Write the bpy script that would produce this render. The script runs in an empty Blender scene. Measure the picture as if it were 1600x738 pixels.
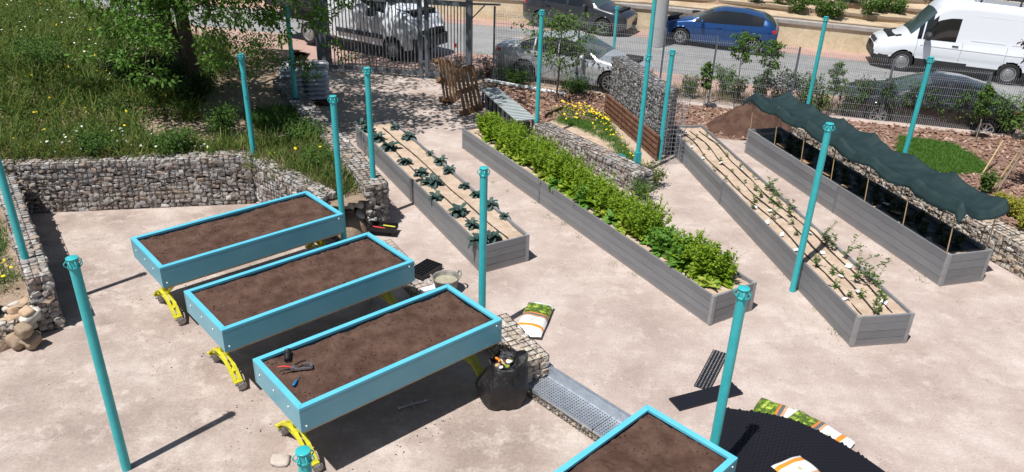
import bpy, math, random
import numpy as np
from mathutils import Vector, Matrix, noise as mnoise

random.seed(7); rng = np.random.default_rng(7)
scene = bpy.context.scene
col = scene.collection

# ---------------------------------------------------------------- camera
CAM_H = 6.0; FPX = 1185.0
NAD = (722.0, 2750.0)
_d = np.array([NAD[0]-800, NAD[1]-369, FPX]); _down = _d/np.linalg.norm(_d)
_fw = np.array([0, 0, 1.0]); CY = _fw-_down*_fw.dot(_down); CY /= np.linalg.norm(CY)
CX = np.cross(CY, -_down); CU = -_down
def at(px, py, z=0.0):
    """point of the horizontal plane z seen at photo pixel px,py (survey of the photograph)"""
    d = np.array([px-800, py-369, FPX]); w = np.array([d.dot(CX), d.dot(CY), d.dot(CU)])
    t = (z-CAM_H)/w[2]
    return np.array([w[0]*t, w[1]*t, z])
cam_data = bpy.data.cameras.new('camera'); cam = bpy.data.objects.new('camera', cam_data); col.objects.link(cam)
cam_data.sensor_width = 36; cam_data.lens = FPX/1600*36; cam_data.clip_end = 500; cam_data.clip_start = .05
r_ = Vector((CX[0], CY[0], CU[0])); dn = Vector((CX[1], CY[1], CU[1])); fw = Vector((CX[2], CY[2], CU[2]))
m = Matrix((( r_.x, -dn.x, -fw.x, 0), (r_.y, -dn.y, -fw.y, 0), (r_.z, -dn.z, -fw.z, CAM_H), (0, 0, 0, 1)))
cam.matrix_world = m
scene.camera = cam

# ---------------------------------------------------------------- light
SUN_EL = math.radians(64.5); SX, SY = -.65, -.76
world = bpy.data.worlds.new('World'); scene.world = world; world.use_nodes = True
wn = world.node_tree; bg = wn.nodes['Background']; sky = wn.nodes.new('ShaderNodeTexSky')
sky.sky_type = 'NISHITA'; sky.sun_disc = False; sky.sun_elevation = SUN_EL
sky.sun_rotation = math.atan2(SX, SY)
wn.links.new(sky.outputs[0], bg.inputs[0]); bg.inputs[1].default_value = .052
sl = bpy.data.lights.new('sun', 'SUN'); sl.energy = 4.6; sl.angle = math.radians(.5); sl.color = (1, .97, .925)
so = bpy.data.objects.new('sun', sl); col.objects.link(so)
hl = math.hypot(SX, SY); sv = Vector((SX/hl*math.cos(SUN_EL), SY/hl*math.cos(SUN_EL), math.sin(SUN_EL)))
so.rotation_euler = sv.to_track_quat('Z', 'Y').to_euler(); so.location = (-5, -5, 20)
vs = scene.view_settings; vs.view_transform = 'Standard'; vs.look = 'None'; vs.gamma = 1; vs.exposure = 0.4; vs.use_curve_mapping = False
scene.cycles.max_bounces = 6; scene.cycles.transparent_max_bounces = 8

# ---------------------------------------------------------------- materials
def _n(nt, t, **k):
    n = nt.nodes.new(t)
    for a, b in k.items(): setattr(n, a, b)
    return n
def _noise(nt, vec, scale, detail=5, rough=.6):
    n = _n(nt, 'ShaderNodeTexNoise'); n.inputs['Scale'].default_value = scale; n.inputs['Detail'].default_value = detail
    n.inputs['Roughness'].default_value = rough; nt.links.new(vec, n.inputs['Vector']); return n.outputs['Fac']
def _ramp(nt, fac, stops, interp='LINEAR'):
    n = _n(nt, 'ShaderNodeValToRGB'); nt.links.new(fac, n.inputs[0]); cr = n.color_ramp; cr.interpolation = interp
    while len(cr.elements) > 1: cr.elements.remove(cr.elements[0])
    cr.elements[0].position = stops[0][0]; cr.elements[0].color = (*stops[0][1], 1)
    for p, c in stops[1:]:
        e = cr.elements.new(p); e.color = (*c, 1)
    return n.outputs[0]
def _mix(nt, a, b, fac, mode='MIX'):
    n = _n(nt, 'ShaderNodeMix', data_type='RGBA', blend_type=mode)
    def put(i, v):
        if isinstance(v, (tuple, list)): n.inputs[i].default_value = (*v, 1)
        elif isinstance(v, (int, float)): n.inputs[i].default_value = v
        else: nt.links.new(v, n.inputs[i])
    put(0, fac); put(6, a); put(7, b); return n.outputs[2]
def mat(name, c, c2=None, scale=4, rough=.75, metal=0, bump=0, bscale=60, fine=0, fscale=80, island=None, trans=0, coat=0, spec=.5, lo=.35, hi=.65, bdist=.01, stretch=None):
    """c..c2 patches by noise; fine = fine grain amount; island = colours picked per loose piece"""
    M = bpy.data.materials.new(name); M.use_nodes = True; nt = M.node_tree
    P = nt.nodes['Principled BSDF']; tc = _n(nt, 'ShaderNodeTexCoord'); vec = tc.outputs['Object']
    if stretch:
        mp = _n(nt, 'ShaderNodeMapping'); mp.inputs['Scale'].default_value = stretch; nt.links.new(vec, mp.inputs[0]); vec = mp.outputs[0]
    colr = None
    if island:
        g = _n(nt, 'ShaderNodeNewGeometry'); k = len(island)
        colr = _ramp(nt, g.outputs['Random Per Island'], [(i/max(1, k-1), q) for i, q in enumerate(island)])
        if c2: colr = _mix(nt, colr, c2, _ramp(nt, _noise(nt, vec, scale), [(lo, (0,)*3), (hi, (1,)*3)]))
    elif c2:
        colr = _ramp(nt, _noise(nt, vec, scale), [(lo, c), (hi, c2)])
    if fine:
        f = _ramp(nt, _noise(nt, vec, fscale, 3), [(.3, (1-fine,)*3), (.7, (1+fine,)*3)])
        colr = _mix(nt, colr if colr is not None else tuple(c), f, 1.0, 'MULTIPLY')
    if colr is None: P.inputs['Base Color'].default_value = (*c, 1)
    else: nt.links.new(colr, P.inputs['Base Color'])
    P.inputs['Roughness'].default_value = rough; P.inputs['Metallic'].default_value = metal
    P.inputs['Specular IOR Level'].default_value = spec; P.inputs['Coat Weight'].default_value = coat; P.inputs['Coat Roughness'].default_value = .05
    if bump:
        b = _n(nt, 'ShaderNodeBump'); b.inputs['Strength'].default_value = bump; b.inputs['Distance'].default_value = bdist
        nt.links.new(_noise(nt, vec, bscale, 6, .65), b.inputs['Height']); nt.links.new(b.outputs[0], P.inputs['Normal'])
    if trans:
        T = _n(nt, 'ShaderNodeBsdfTranslucent'); mx = _n(nt, 'ShaderNodeMixShader'); mx.inputs[0].default_value = trans
        if colr is None: T.inputs[0].default_value = (*c, 1)
        else: nt.links.new(colr, T.inputs[0])
        nt.links.new(P.outputs[0], mx.inputs[1]); nt.links.new(T.outputs[0], mx.inputs[2]); nt.links.new(mx.outputs[0], nt.nodes['Material Output'].inputs[0])
    return M

def ground_mat(name, dark, base, light, scuff=.5):
    M = bpy.data.materials.new(name); M.use_nodes = True; nt = M.node_tree; P = nt.nodes['Principled BSDF']
    v = _n(nt, 'ShaderNodeTexCoord').outputs['Object']
    big = _ramp(nt, _noise(nt, v, .8, 9, .68), [(.34, dark), (.5, base), (.70, light)])
    mid = _ramp(nt, _noise(nt, v, 2.6, 10, .74), [(.52, (0,)*3), (.62, (scuff,)*3)])
    c = _mix(nt, big, tuple(min(1, q*1.12) for q in light), mid)
    mp = _n(nt, 'ShaderNodeMapping'); mp.inputs['Scale'].default_value = (1, 3.2, 1); mp.inputs['Rotation'].default_value = (0, 0, .5); nt.links.new(v, mp.inputs[0])
    st = _ramp(nt, _noise(nt, mp.outputs[0], 1.3, 9, .8), [(.5, (0,)*3), (.64, (.38,)*3)])
    c = _mix(nt, c, dark, st)
    g = _ramp(nt, _noise(nt, v, 38, 6, .85), [(.3, (.70,)*3), (.5, (1.0,)*3), (.70, (1.2,)*3)])
    c = _mix(nt, c, g, 1.0, 'MULTIPLY')
    vo = _n(nt, 'ShaderNodeTexVoronoi'); vo.inputs['Scale'].default_value = 42; nt.links.new(v, vo.inputs['Vector'])
    sp = _ramp(nt, vo.outputs['Color'], [(.0, (.72, .66, .62)), (.05, (.85, .83, .8)), (.08, (1, 1, 1)), (.9, (1, 1, 1)), (1, (1.2, 1.2, 1.2))])
    c = _mix(nt, c, sp, 1.0, 'MULTIPLY')
    nt.links.new(c, P.inputs['Base Color']); P.inputs['Roughness'].default_value = .95; P.inputs['Specular IOR Level'].default_value = .2
    b = _n(nt, 'ShaderNodeBump'); b.inputs['Strength'].default_value = .5; b.inputs['Distance'].default_value = .012
    nt.links.new(_noise(nt, v, 30, 8, .75), b.inputs['Height']); nt.links.new(b.outputs[0], P.inputs['Normal'])
    return M

MT = {}
MT['ground'] = ground_mat('decomposed granite', (.335, .265, .235), (.42, .342, .305), (.53, .46, .42), .4)
MT['terrace'] = ground_mat('terrace granite', (.285, .225, .195), (.385, .312, .275), (.51, .445, .40), .5)
MT['stone'] = mat('river stone', (.3, .25, .2), (.2, .17, .15), scale=9, rough=.85, bump=.6, bscale=26, fine=.2, fscale=30, bdist=.012,
                  island=[(.26, .24, .23), (.38, .35, .32), (.15, .125, .11), (.45, .43, .40), (.29, .21, .155), (.34, .33, .33), (.52, .50, .47), (.2, .19, .19), (.36, .28, .22), (.28, .27, .28)], lo=.45, hi=.8)
MT['stone_pale'] = mat('pale stone', (.4, .36, .3), (.3, .25, .2), scale=9, rough=.85, bump=.5, bscale=20, fine=.2, fscale=30,
                  island=[(.5, .46, .4), (.42, .33, .25), (.56, .53, .48), (.36, .3, .26), (.48, .38, .28), (.4, .39, .38)], lo=.45, hi=.8)
MT['stone_grey'] = mat('dark grey stone', (.2, .2, .2), (.12, .12, .125), scale=12, rough=.8, bump=.5, bscale=30, fine=.2, fscale=40,
                  island=[(.17, .17, .175), (.27, .265, .26), (.11, .11, .115), (.34, .33, .33), (.21, .2, .2)], lo=.45, hi=.8)
MT['fill'] = mat('gap shade fill', (.03, .026, .023), (.06, .05, .045), scale=20, rough=.95)  # near-black core and backing; shade between stones, slats and bars put into its colour
MT['wire'] = mat('galvanised wire', (.12, .12, .12), rough=.5, metal=.6)
MT['teal'] = mat('teal paint', (.03, .38, .41), (.045, .43, .455), scale=9, rough=.38, bump=.05, bscale=80)
MT['cyan_rim'] = mat('light blue enamel', (.10, .45, .60), (.12, .49, .64), scale=3, rough=.33)
def panel_mat():
    M = mat('blue enamel panel', (.12, .345, .435), (.15, .38, .47), scale=2, rough=.28, bump=.04, bscale=3)
    nt = M.node_tree; P = nt.nodes['Principled BSDF']; src = P.inputs['Base Color'].links[0].from_socket
    tc = _n(nt, 'ShaderNodeTexCoord'); mp = _n(nt, 'ShaderNodeMapping'); mp.inputs['Scale'].default_value = (3, 3, 22); nt.links.new(tc.outputs['Object'], mp.inputs[0])
    s = _ramp(nt, _noise(nt, mp.outputs[0], 1.4, 9, .8), [(.66, (0,)*3), (.71, (.5,)*3)])
    nt.links.new(_mix(nt, src, (.45, .5, .5), s), P.inputs['Base Color']); return M
MT['panel'] = panel_mat()
MT['yellow'] = mat('yellow paint', (.62, .58, .03), (.5, .46, .03), scale=9, rough=.4)
MT['soil'] = mat('potting soil', (.072, .04, .03), (.125, .075, .057), scale=4.5, rough=1, bump=1, bscale=90, fine=.3, fscale=160, spec=.1, bdist=.012)
MT['bedsoil'] = mat('sandy bed soil', (.40, .30, .22), (.52, .41, .32), scale=6, rough=1, bump=.8, bscale=50, fine=.2, fscale=90, spec=.1)
MT['board'] = None
def board_mat():
    M = bpy.data.materials.new('grey composite board'); M.use_nodes = True; nt = M.node_tree; P = nt.nodes['Principled BSDF']
    v = _n(nt, 'ShaderNodeTexCoord').outputs['Object']
    mp = _n(nt, 'ShaderNodeMapping'); mp.inputs['Scale'].default_value = (1, 1, 40); nt.links.new(v, mp.inputs[0])
    a = _ramp(nt, _noise(nt, mp.outputs[0], 3, 6, .7), [(.3, (.125, .13, .14)), (.7, (.195, .20, .212))])
    b = _ramp(nt, _noise(nt, v, 1.7, 6, .65), [(.42, (0,)*3), (.72, (.35,)*3)])
    # dust at the foot of the boards
    sp = _n(nt, 'ShaderNodeSeparateXYZ'); nt.links.new(v, sp.inputs[0])
    d = _ramp(nt, sp.outputs['Z'], [(0, (.45,)*3), (.04, (.12,)*3), (.12, (0,)*3)])
    c = _mix(nt, a, (.24, .24, .245), b); c = _mix(nt, c, (.38, .32, .28), d)
    g = _n(nt, 'ShaderNodeNewGeometry'); ir = _ramp(nt, g.outputs['Random Per Island'], [(0, (.78,)*3), (1, (1.18,)*3)])
    c = _mix(nt, c, ir, 1.0, 'MULTIPLY')
    nt.links.new(c, P.inputs['Base Color']); P.inputs['Roughness'].default_value = .6
    bp = _n(nt, 'ShaderNodeBump'); bp.inputs['Strength'].default_value = .35; bp.inputs['Distance'].default_value = .004
    nt.links.new(_noise(nt, mp.outputs[0], 5, 4, .6), bp.inputs['Height']); nt.links.new(bp.outputs[0], P.inputs['Normal'])
    return M
MT['board'] = board_mat()
MT['postgrey'] = mat('grey post', (.23, .23, .235), (.3, .3, .3), scale=8, rough=.5)
MT['steel'] = mat('galvanised steel', (.46, .50, .56), (.58, .62, .67), scale=14, rough=.42, metal=.75, bump=.1, bscale=30)
MT['gate'] = mat('blue grey gate steel', (.115, .135, .16), (.16, .18, .205), scale=5, rough=.45, metal=.3)
MT['black_plastic'] = mat('black plastic', (.012, .012, .014), rough=.5)
MT['hose'] = mat('drip hose', (.022, .017, .014), rough=.6)
MT['black_bag'] = mat('black bin liner', (.012, .012, .014), rough=.3, bump=1, bscale=13, bdist=.03)
MT['white'] = mat('white paint', (.78, .79, .8), rough=.4)
MT['tag'] = mat('white plant tag', (.8, .8, .8), rough=.5)
MT['net'] = mat('dark green shade net', (.010, .027, .030), (.018, .042, .045), scale=3, rough=.72, bump=.45, bscale=30, trans=.12, spec=.35)
MT['cane'] = mat('bamboo cane', (.5, .36, .2), (.38, .26, .13), scale=12, rough=.6)
MT['wood'] = mat('weathered pallet wood', (.10, .06, .035), (.05, .035, .025), scale=5, rough=.85, bump=.4, bscale=40, island=[(.07, .045, .03), (.15, .09, .05), (.30, .17, .08), (.10, .065, .04), (.05, .035, .025)], lo=.5, hi=.9)
MT['darkwood'] = mat('dark pallet wood', (.05, .035, .025), (.13, .085, .05), scale=6, rough=.9)
MT['bark'] = mat('bark', (.06, .045, .033), (.11, .085, .065), scale=14, rough=.95, bump=1, bscale=30, bdist=.02)
MT['bark_pale'] = mat('pale bark', (.22, .17, .12), (.3, .24, .18), scale=18, rough=.9, bump=.5, bscale=50)
def leaf(name, cols, trans=.35, rough=.5): return mat(name, cols[0], rough=rough, island=cols, trans=trans, spec=.35)
MT['leaf_tree'] = leaf('elm leaf', [(.07, .16, .022), (.11, .23, .035), (.16, .31, .055), (.09, .19, .025)], .45)
MT['leaf_small'] = leaf('young tree leaf', [(.06, .125, .018), (.1, .19, .035), (.13, .22, .05)], .4)
MT['leaf_bright'] = leaf('bolting greens leaf', [(.23, .36, .02), (.34, .48, .035), (.15, .28, .02), (.44, .57, .06)], .5)
MT['leaf_mid'] = leaf('chard leaf', [(.08, .2, .025), (.13, .28, .035), (.2, .35, .06)], .35)
MT['leaf_lettuce'] = leaf('pale lettuce leaf', [(.32, .42, .05), (.46, .5, .09), (.2, .34, .04)], .35)
MT['kale'] = leaf('kale leaf', [(.022, .05, .045), (.04, .08, .068), (.065, .115, .098), (.02, .042, .033)], .12, .6)
MT['weed'] = leaf('hill weed', [(.08, .14, .025), (.14, .2, .04), (.2, .27, .055), (.27, .28, .09), (.1, .18, .032), (.06, .12, .024)], .5, .7)
MT['weed_dry'] = leaf('dry weed', [(.3, .22, .12), (.22, .15, .08), (.16, .14, .06), (.36, .28, .16)], .25, .8)
MT['weed_green'] = leaf('fresh weed', [(.055, .13, .02), (.09, .18, .035), (.13, .23, .045)], .4, .6)
MT['weed_dark'] = leaf('dark and shaded shrub', [(.025, .05, .012), (.04, .075, .018), (.06, .1, .025)], .25, .6)  # dark foliage; the shade on the hillside bushes is put into this colour
MT['grass'] = leaf('lawn grass', [(.06, .15, .015), (.09, .2, .025), (.12, .24, .04)], .35, .6)
MT['purple'] = leaf('purple leaf', [(.03, .012, .018), (.055, .02, .028), (.09, .03, .035)], .25, .5)
MT['red_tip'] = leaf('red tipped leaf', [(.2, .06, .03), (.12, .05, .02), (.06, .11, .02)], .35, .5)
MT['olive'] = leaf('yellow shrub', [(.34, .34, .04), (.42, .4, .06), (.22, .26, .04)], .3, .6)
MT['yellow_flower'] = mat('yellow petals', (.85, .6, .01), rough=.6)
MT['orange_flower'] = mat('orange petals', (.75, .4, .01), rough=.6)
MT['white_flower'] = mat('white petals', (.75, .75, .7), rough=.6)
MT['mulch'] = mat('bark mulch', (.16, .09, .065), (.3, .19, .14), scale=16, rough=.95, bump=1, bscale=35, fine=.35, fscale=50, bdist=.03)
MT['chips'] = mat('bark chips', (.2, .1, .07), rough=.9, island=[(.12, .06, .04), (.22, .12, .085), (.34, .21, .155), (.42, .3, .24), (.18, .09, .06), (.28, .17, .12)])
MT['dirt'] = mat('hill dirt', (.22, .155, .105), (.36, .27, .2), scale=2.2, rough=1, bump=.8, bscale=20, fine=.25, fscale=40, bdist=.03)
MT['verge'] = mat('verge soil', (.3, .21, .15), (.42, .32, .25), scale=1.6, rough=1, bump=.7, bscale=20, fine=.2, fscale=30)
MT['rust'] = mat('rusty steel', (.12, .05, .028), (.22, .11, .07), scale=7, rough=.95, bump=.6, bscale=40, fine=.25, fscale=60)
MT['cream_wall'] = mat('cream rendered wall', (.55, .45, .29), (.64, .55, .4), scale=2.2, rough=.9, fine=.12, fscale=12, bump=.3, bscale=20)
MT['coping'] = mat('concrete coping', (.3, .28, .26), (.4, .37, .34), scale=4, rough=.9, bump=.3)
MT['slope'] = mat('terraced slope soil', (.38, .28, .18), (.5, .4, .28), scale=1.3, rough=1, fine=.2, fscale=20, bump=.6, bscale=10)
def paver_mat(name, c1, c2, mortar, sc):
    M = bpy.data.materials.new(name); M.use_nodes = True; nt = M.node_tree; P = nt.nodes['Principled BSDF']
    v = _n(nt, 'ShaderNodeTexCoord').outputs['Object']; mp = _n(nt, 'ShaderNodeMapping'); mp.inputs['Rotation'].default_value = (0, 0, .25); nt.links.new(v, mp.inputs[0])
    b = _n(nt, 'ShaderNodeTexBrick'); b.inputs['Scale'].default_value = sc; b.inputs['Color1'].default_value = (*c1, 1); b.inputs['Color2'].default_value = (*c2, 1); b.inputs['Mortar'].default_value = (*mortar, 1)
    b.inputs['Mortar Size'].default_value = .03; nt.links.new(mp.outputs[0], b.inputs['Vector'])
    f = _ramp(nt, _noise(nt, v, .8, 6, .7), [(.3, (.82,)*3), (.7, (1.14,)*3)])
    nt.links.new(_mix(nt, b.outputs['Color'], f, 1.0, 'MULTIPLY'), P.inputs['Base Color']); P.inputs['Roughness'].default_value = .85
    return M
MT['road'] = paver_mat('grey setts', (.25, .25, .25), (.31, .31, .31), (.19, .19, .185), 4.5)
MT['pink'] = paver_mat('pink pavers', (.40, .25, .21), (.46, .3, .255), (.33, .24, .2), 4.5)
MT['glass'] = mat('dark car glass', (.008, .01, .012), rough=.04, spec=.9)
MT['glass_green'] = mat('windscreen', (.05, .075, .075), rough=.05, spec=.9)
MT['tyre'] = mat('tyre rubber', (.014, .014, .014), rough=.8)
MT['alloy'] = mat('alloy rim', (.55, .56, .58), rough=.3, metal=.8)
MT['steelrim'] = mat('steel rim', (.3, .31, .32), rough=.45, metal=.5)
MT['trim'] = mat('dark plastic trim', (.03, .031, .034), rough=.6)
MT['arch'] = mat('wheel arch liner', (.008, .008, .008), rough=.9)
MT['car_blue'] = mat('blue metallic paint', (.01, .06, .21), rough=.3, metal=.35, coat=1)
MT['car_white'] = mat('white car paint', (.72, .75, .8), rough=.35, coat=.8)
MT['car_silver'] = mat('silver metallic paint', (.52, .54, .57), rough=.3, metal=.3, coat=1)
MT['car_black'] = mat('black car paint', (.014, .015, .018), rough=.28, coat=1)
MT['car_grey'] = mat('dark grey car paint', (.04, .042, .05), rough=.3, metal=.3, coat=1)
MT['bed_grey'] = mat('dark grey truck bed', (.045, .05, .06), rough=.5, metal=.3)
MT['red_light'] = mat('red tail light', (.5, .012, .015), rough=.15, coat=1)
MT['lamp'] = mat('headlight', (.6, .62, .64), rough=.12, spec=.9)
MT['red'] = mat('red plastic', (.55, .03, .02), rough=.4)
MT['orange'] = mat('orange plastic', (.75, .22, .02), rough=.45)
MT['blue_tool'] = mat('blue handle', (.01, .16, .4), rough=.4)
MT['grey_metal'] = mat('bare metal', (.5, .5, .52), rough=.35, metal=.9)
MT['cardboard'] = mat('brown cardboard', (.36, .22, .12), rough=.9)
MT['plastic_wrap'] = mat('wrapped white sacks', (.4, .41, .47), (.6, .6, .64), scale=5, rough=.35, bump=.5, bscale=10)
MT['tubgrey'] = mat('dusty grey rubber', (.13, .13, .12), (.28, .27, .23), scale=8, rough=.8)
MT['slat'] = mat('pale green grey slat', (.38, .43, .43), (.46, .5, .5), scale=6, rough=.6)
MT['lamppost'] = mat('light grey steel', (.42, .43, .43), rough=.5, metal=.2)
MT['rag'] = mat('cement lump', (.42, .36, .31), (.5, .45, .4), scale=14, rough=.9, bump=.6, bscale=20)

# ---------------------------------------------------------------- mesh tools
class MB:
    def __init__(s): s.v = []; s.f = []; s.m = []; s.n = 0; s.big = []
    def add(s, v, f, mi=0):
        v = np.asarray(v, float); s.v.append(v); s.f.extend([tuple(i+s.n for i in q) for q in f]); s.m.extend([mi]*len(f)); s.n += len(v)
    def box(s, c, sz, rz=0, mi=0, R=None, taper=1):
        x, y, z = np.array(sz)/2
        v = np.array([[-x, -y, -z], [x, -y, -z], [x, y, -z], [-x, y, -z], [-x*taper, -y*taper, z], [x*taper, -y*taper, z], [x*taper, y*taper, z], [-x*taper, y*taper, z]])
        if R is None: cz, sn = math.cos(rz), math.sin(rz); R = np.array([[cz, -sn, 0], [sn, cz, 0], [0, 0, 1]])
        s.add(v@R.T+np.array(c), [(0, 3, 2, 1), (4, 5, 6, 7), (0, 1, 5, 4), (1, 2, 6, 5), (2, 3, 7, 6), (3, 0, 4, 7)], mi)
    def beam(s, a, b, w, h, mi=0, up=(0, 0, 1)):
        a = np.array(a, float); b = np.array(b, float); d = b-a; L = np.linalg.norm(d); d /= L
        up = np.array(up, float)
        if abs(d.dot(up)) > .98: up = np.array([1., 0, 0])
        y = np.cross(up, d); y /= np.linalg.norm(y); z = np.cross(d, y)
        s.box((a+b)/2, (L, w, h), R=np.array([d, y, z]).T, mi=mi)
    def tube(s, pts, r, n=8, mi=0, cap=True):
        pts = [np.array(p, float) for p in pts]; rs = r if isinstance(r, (list, tuple)) else [r]*len(pts)
        V = []; prev = None
        for i, p in enumerate(pts):
            d = pts[min(i+1, len(pts)-1)]-pts[max(i-1, 0)]; d /= (np.linalg.norm(d)+1e-9)
            if prev is None: a = np.cross(d, [0, 0, 1.]) if abs(d[2]) < .95 else np.cross(d, [1., 0, 0])
            else: a = prev-d*prev.dot(d)
            a /= (np.linalg.norm(a)+1e-9); prev = a; b = np.cross(d, a)
            for k in range(n):
                t = 2*math.pi*k/n; V.append(p+rs[i]*(math.cos(t)*a+math.sin(t)*b))
        F = [(i*n+k, i*n+(k+1) % n, (i+1)*n+(k+1) % n, (i+1)*n+k) for i in range(len(pts)-1) for k in range(n)]
        s.add(V, F, mi)
        if cap: s.add(V[:n], [tuple(range(n-1, -1, -1))], mi); s.add(V[-n:], [tuple(range(n))], mi)
    def lathe(s, prof, c=(0, 0, 0), n=24, mi=0, axis='z', close=False):
        V = []
        for r, z in prof:
            for k in range(n):
                t = 2*math.pi*k/n
                p = (r*math.cos(t), r*math.sin(t), z) if axis == 'z' else (r*math.cos(t), z, r*math.sin(t))
                V.append(np.array(p)+np.array(c))
        F = [(i*n+k, i*n+(k+1) % n, (i+1)*n+(k+1) % n, (i+1)*n+k) for i in range(len(prof)-1) for k in range(n)]
        if prof[0][0] > 1e-6 and close: F.append(tuple(range(n-1, -1, -1)))
        if prof[-1][0] > 1e-6 and close: F.append(tuple((len(prof)-1)*n+k for k in range(n)))
        s.add(V, F, mi)
    def poly(s, pts, mi=0): s.add(pts, [tuple(range(len(pts)))], mi)
    def inst(s, tv, tf, Ms, Ts, mi=0):
        """many copies of a template: tv (k,3), Ms (n,3,3), Ts (n,3)"""
        tv = np.asarray(tv); n = len(Ts)
        if n == 0: return
        V = (np.einsum('nij,kj->nki', Ms, tv)+np.asarray(Ts)[:, None, :]).reshape(-1, 3)
        off = (np.arange(n)*len(tv))
        fl = [np.array(q) for q in tf]; base = s.n
        s.v.append(V); s.n += len(V)
        for o in off: s.f.extend([tuple((q+o+base).tolist()) for q in fl])
        s.m.extend([mi]*(len(tf)*n))
    def build(s, name, mats, parent=None, smooth=False, origin=None):
        me = bpy.data.meshes.new(name); V = np.concatenate(s.v) if s.v else np.zeros((0, 3))
        if origin is not None: V = V-np.array(origin)
        nv = len(V); nf = len(s.f)
        me.vertices.add(nv); me.vertices.foreach_set('co', V.astype(np.float32).ravel())
        lens = np.fromiter((len(q) for q in s.f), dtype=np.int32, count=nf); idx = np.fromiter((i for q in s.f for i in q), dtype=np.int32)
        me.loops.add(len(idx)); me.loops.foreach_set('vertex_index', idx)
        me.polygons.add(nf); st = np.zeros(nf, dtype=np.int32); st[1:] = np.cumsum(lens)[:-1]
        me.polygons.foreach_set('loop_start', st); me.polygons.foreach_set('loop_total', lens)
        me.polygons.foreach_set('material_index', np.array(s.m, dtype=np.int32))
        me.polygons.foreach_set('use_smooth', np.full(nf, bool(smooth)))
        me.update(calc_edges=True); me.validate()
        for q in (mats if isinstance(mats, (list, tuple)) else [mats]): me.materials.append(MT[q] if isinstance(q, str) else q)
        o = bpy.data.objects.new(name, me); col.objects.link(o)
        if parent is not None: o.parent = parent
        if origin is not None: o.location = origin
        return o
def thing(name, label, cat, loc=(0, 0, 0), rz=0, group=None):
    o = bpy.data.objects.new(name, None); col.objects.link(o); o.location = loc; o.rotation_euler = (0, 0, rz); o.empty_display_size = .2
    o['label'] = label; o['category'] = cat
    if group: o['group'] = group
    return o
def tag(o, label, cat, group=None):
    o['label'] = label; o['category'] = cat
    if group: o['group'] = group
    return o
def kind(o, k='structure'): o['kind'] = k; return o
def relabel(o, label): o['label'] = label; return o
def copy_tree(o, loc, rz=None, label=None, scale=None):
    c = o.copy(); col.objects.link(c); c.location = loc
    if rz is not None: c.rotation_euler = (0, 0, rz)
    if scale is not None: c.scale = (scale,)*3
    if label: c['label'] = label
    for ch in list(o.children):
        d = ch.copy(); col.objects.link(d); d.parent = c
        for g in list(ch.children):
            e = g.copy(); col.objects.link(e); e.parent = d
    return c
def rotm(n, tilt=.5):
    a = rng.uniform(0, 2*np.pi, n); b = rng.normal(0, tilt, n); c = rng.normal(0, tilt, n)
    ca, sa, cb, sb, cc, sc = np.cos(a), np.sin(a), np.cos(b), np.sin(b), np.cos(c), np.sin(c)
    z = np.zeros(n); o = np.ones(n)
    Rz = np.array([[ca, -sa, z], [sa, ca, z], [z, z, o]]).transpose(2, 0, 1)
    Rx = np.array([[o, z, z], [z, cb, -sb], [z, sb, cb]]).transpose(2, 0, 1)
    Ry = np.array([[cc, z, sc], [z, o, z], [-sc, z, cc]]).transpose(2, 0, 1)
    return Rz@Rx@Ry
def ico(sub):
    import bmesh
    b = bmesh.new(); bmesh.ops.create_icosphere(b, subdivisions=sub, radius=1)
    v = np.array([q.co[:] for q in b.verts]); f = [tuple(x.index for x in q.verts) for q in b.faces]; b.free(); return v, f
ICO = {1: ico(1), 2: ico(2), 3: ico(3)}
def fbm(p, s=1.0, o=4): return mnoise.fractal(Vector((p[0]*s, p[1]*s, p[2]*s if len(p) > 2 else 0)), 1.0, 2.0, o)
def rock_tpl(k, sub=2, boxy=.62, seed=0):
    out = []
    for i in range(k):
        v, f = ICO[sub]; v = v.copy()
        v = np.sign(v)*np.abs(v)**boxy; v /= 1.08
        o = rng.uniform(-50, 50, 3)
        dsp = np.array([mnoise.noise(Vector(tuple(q*1.1+o)))*.34+mnoise.noise(Vector(tuple(q*2.6+o)))*.12 for q in v])
        out.append((v*(1+dsp)[:, None], f))
    return out
ROCKS = rock_tpl(9, 2, .42)
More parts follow.
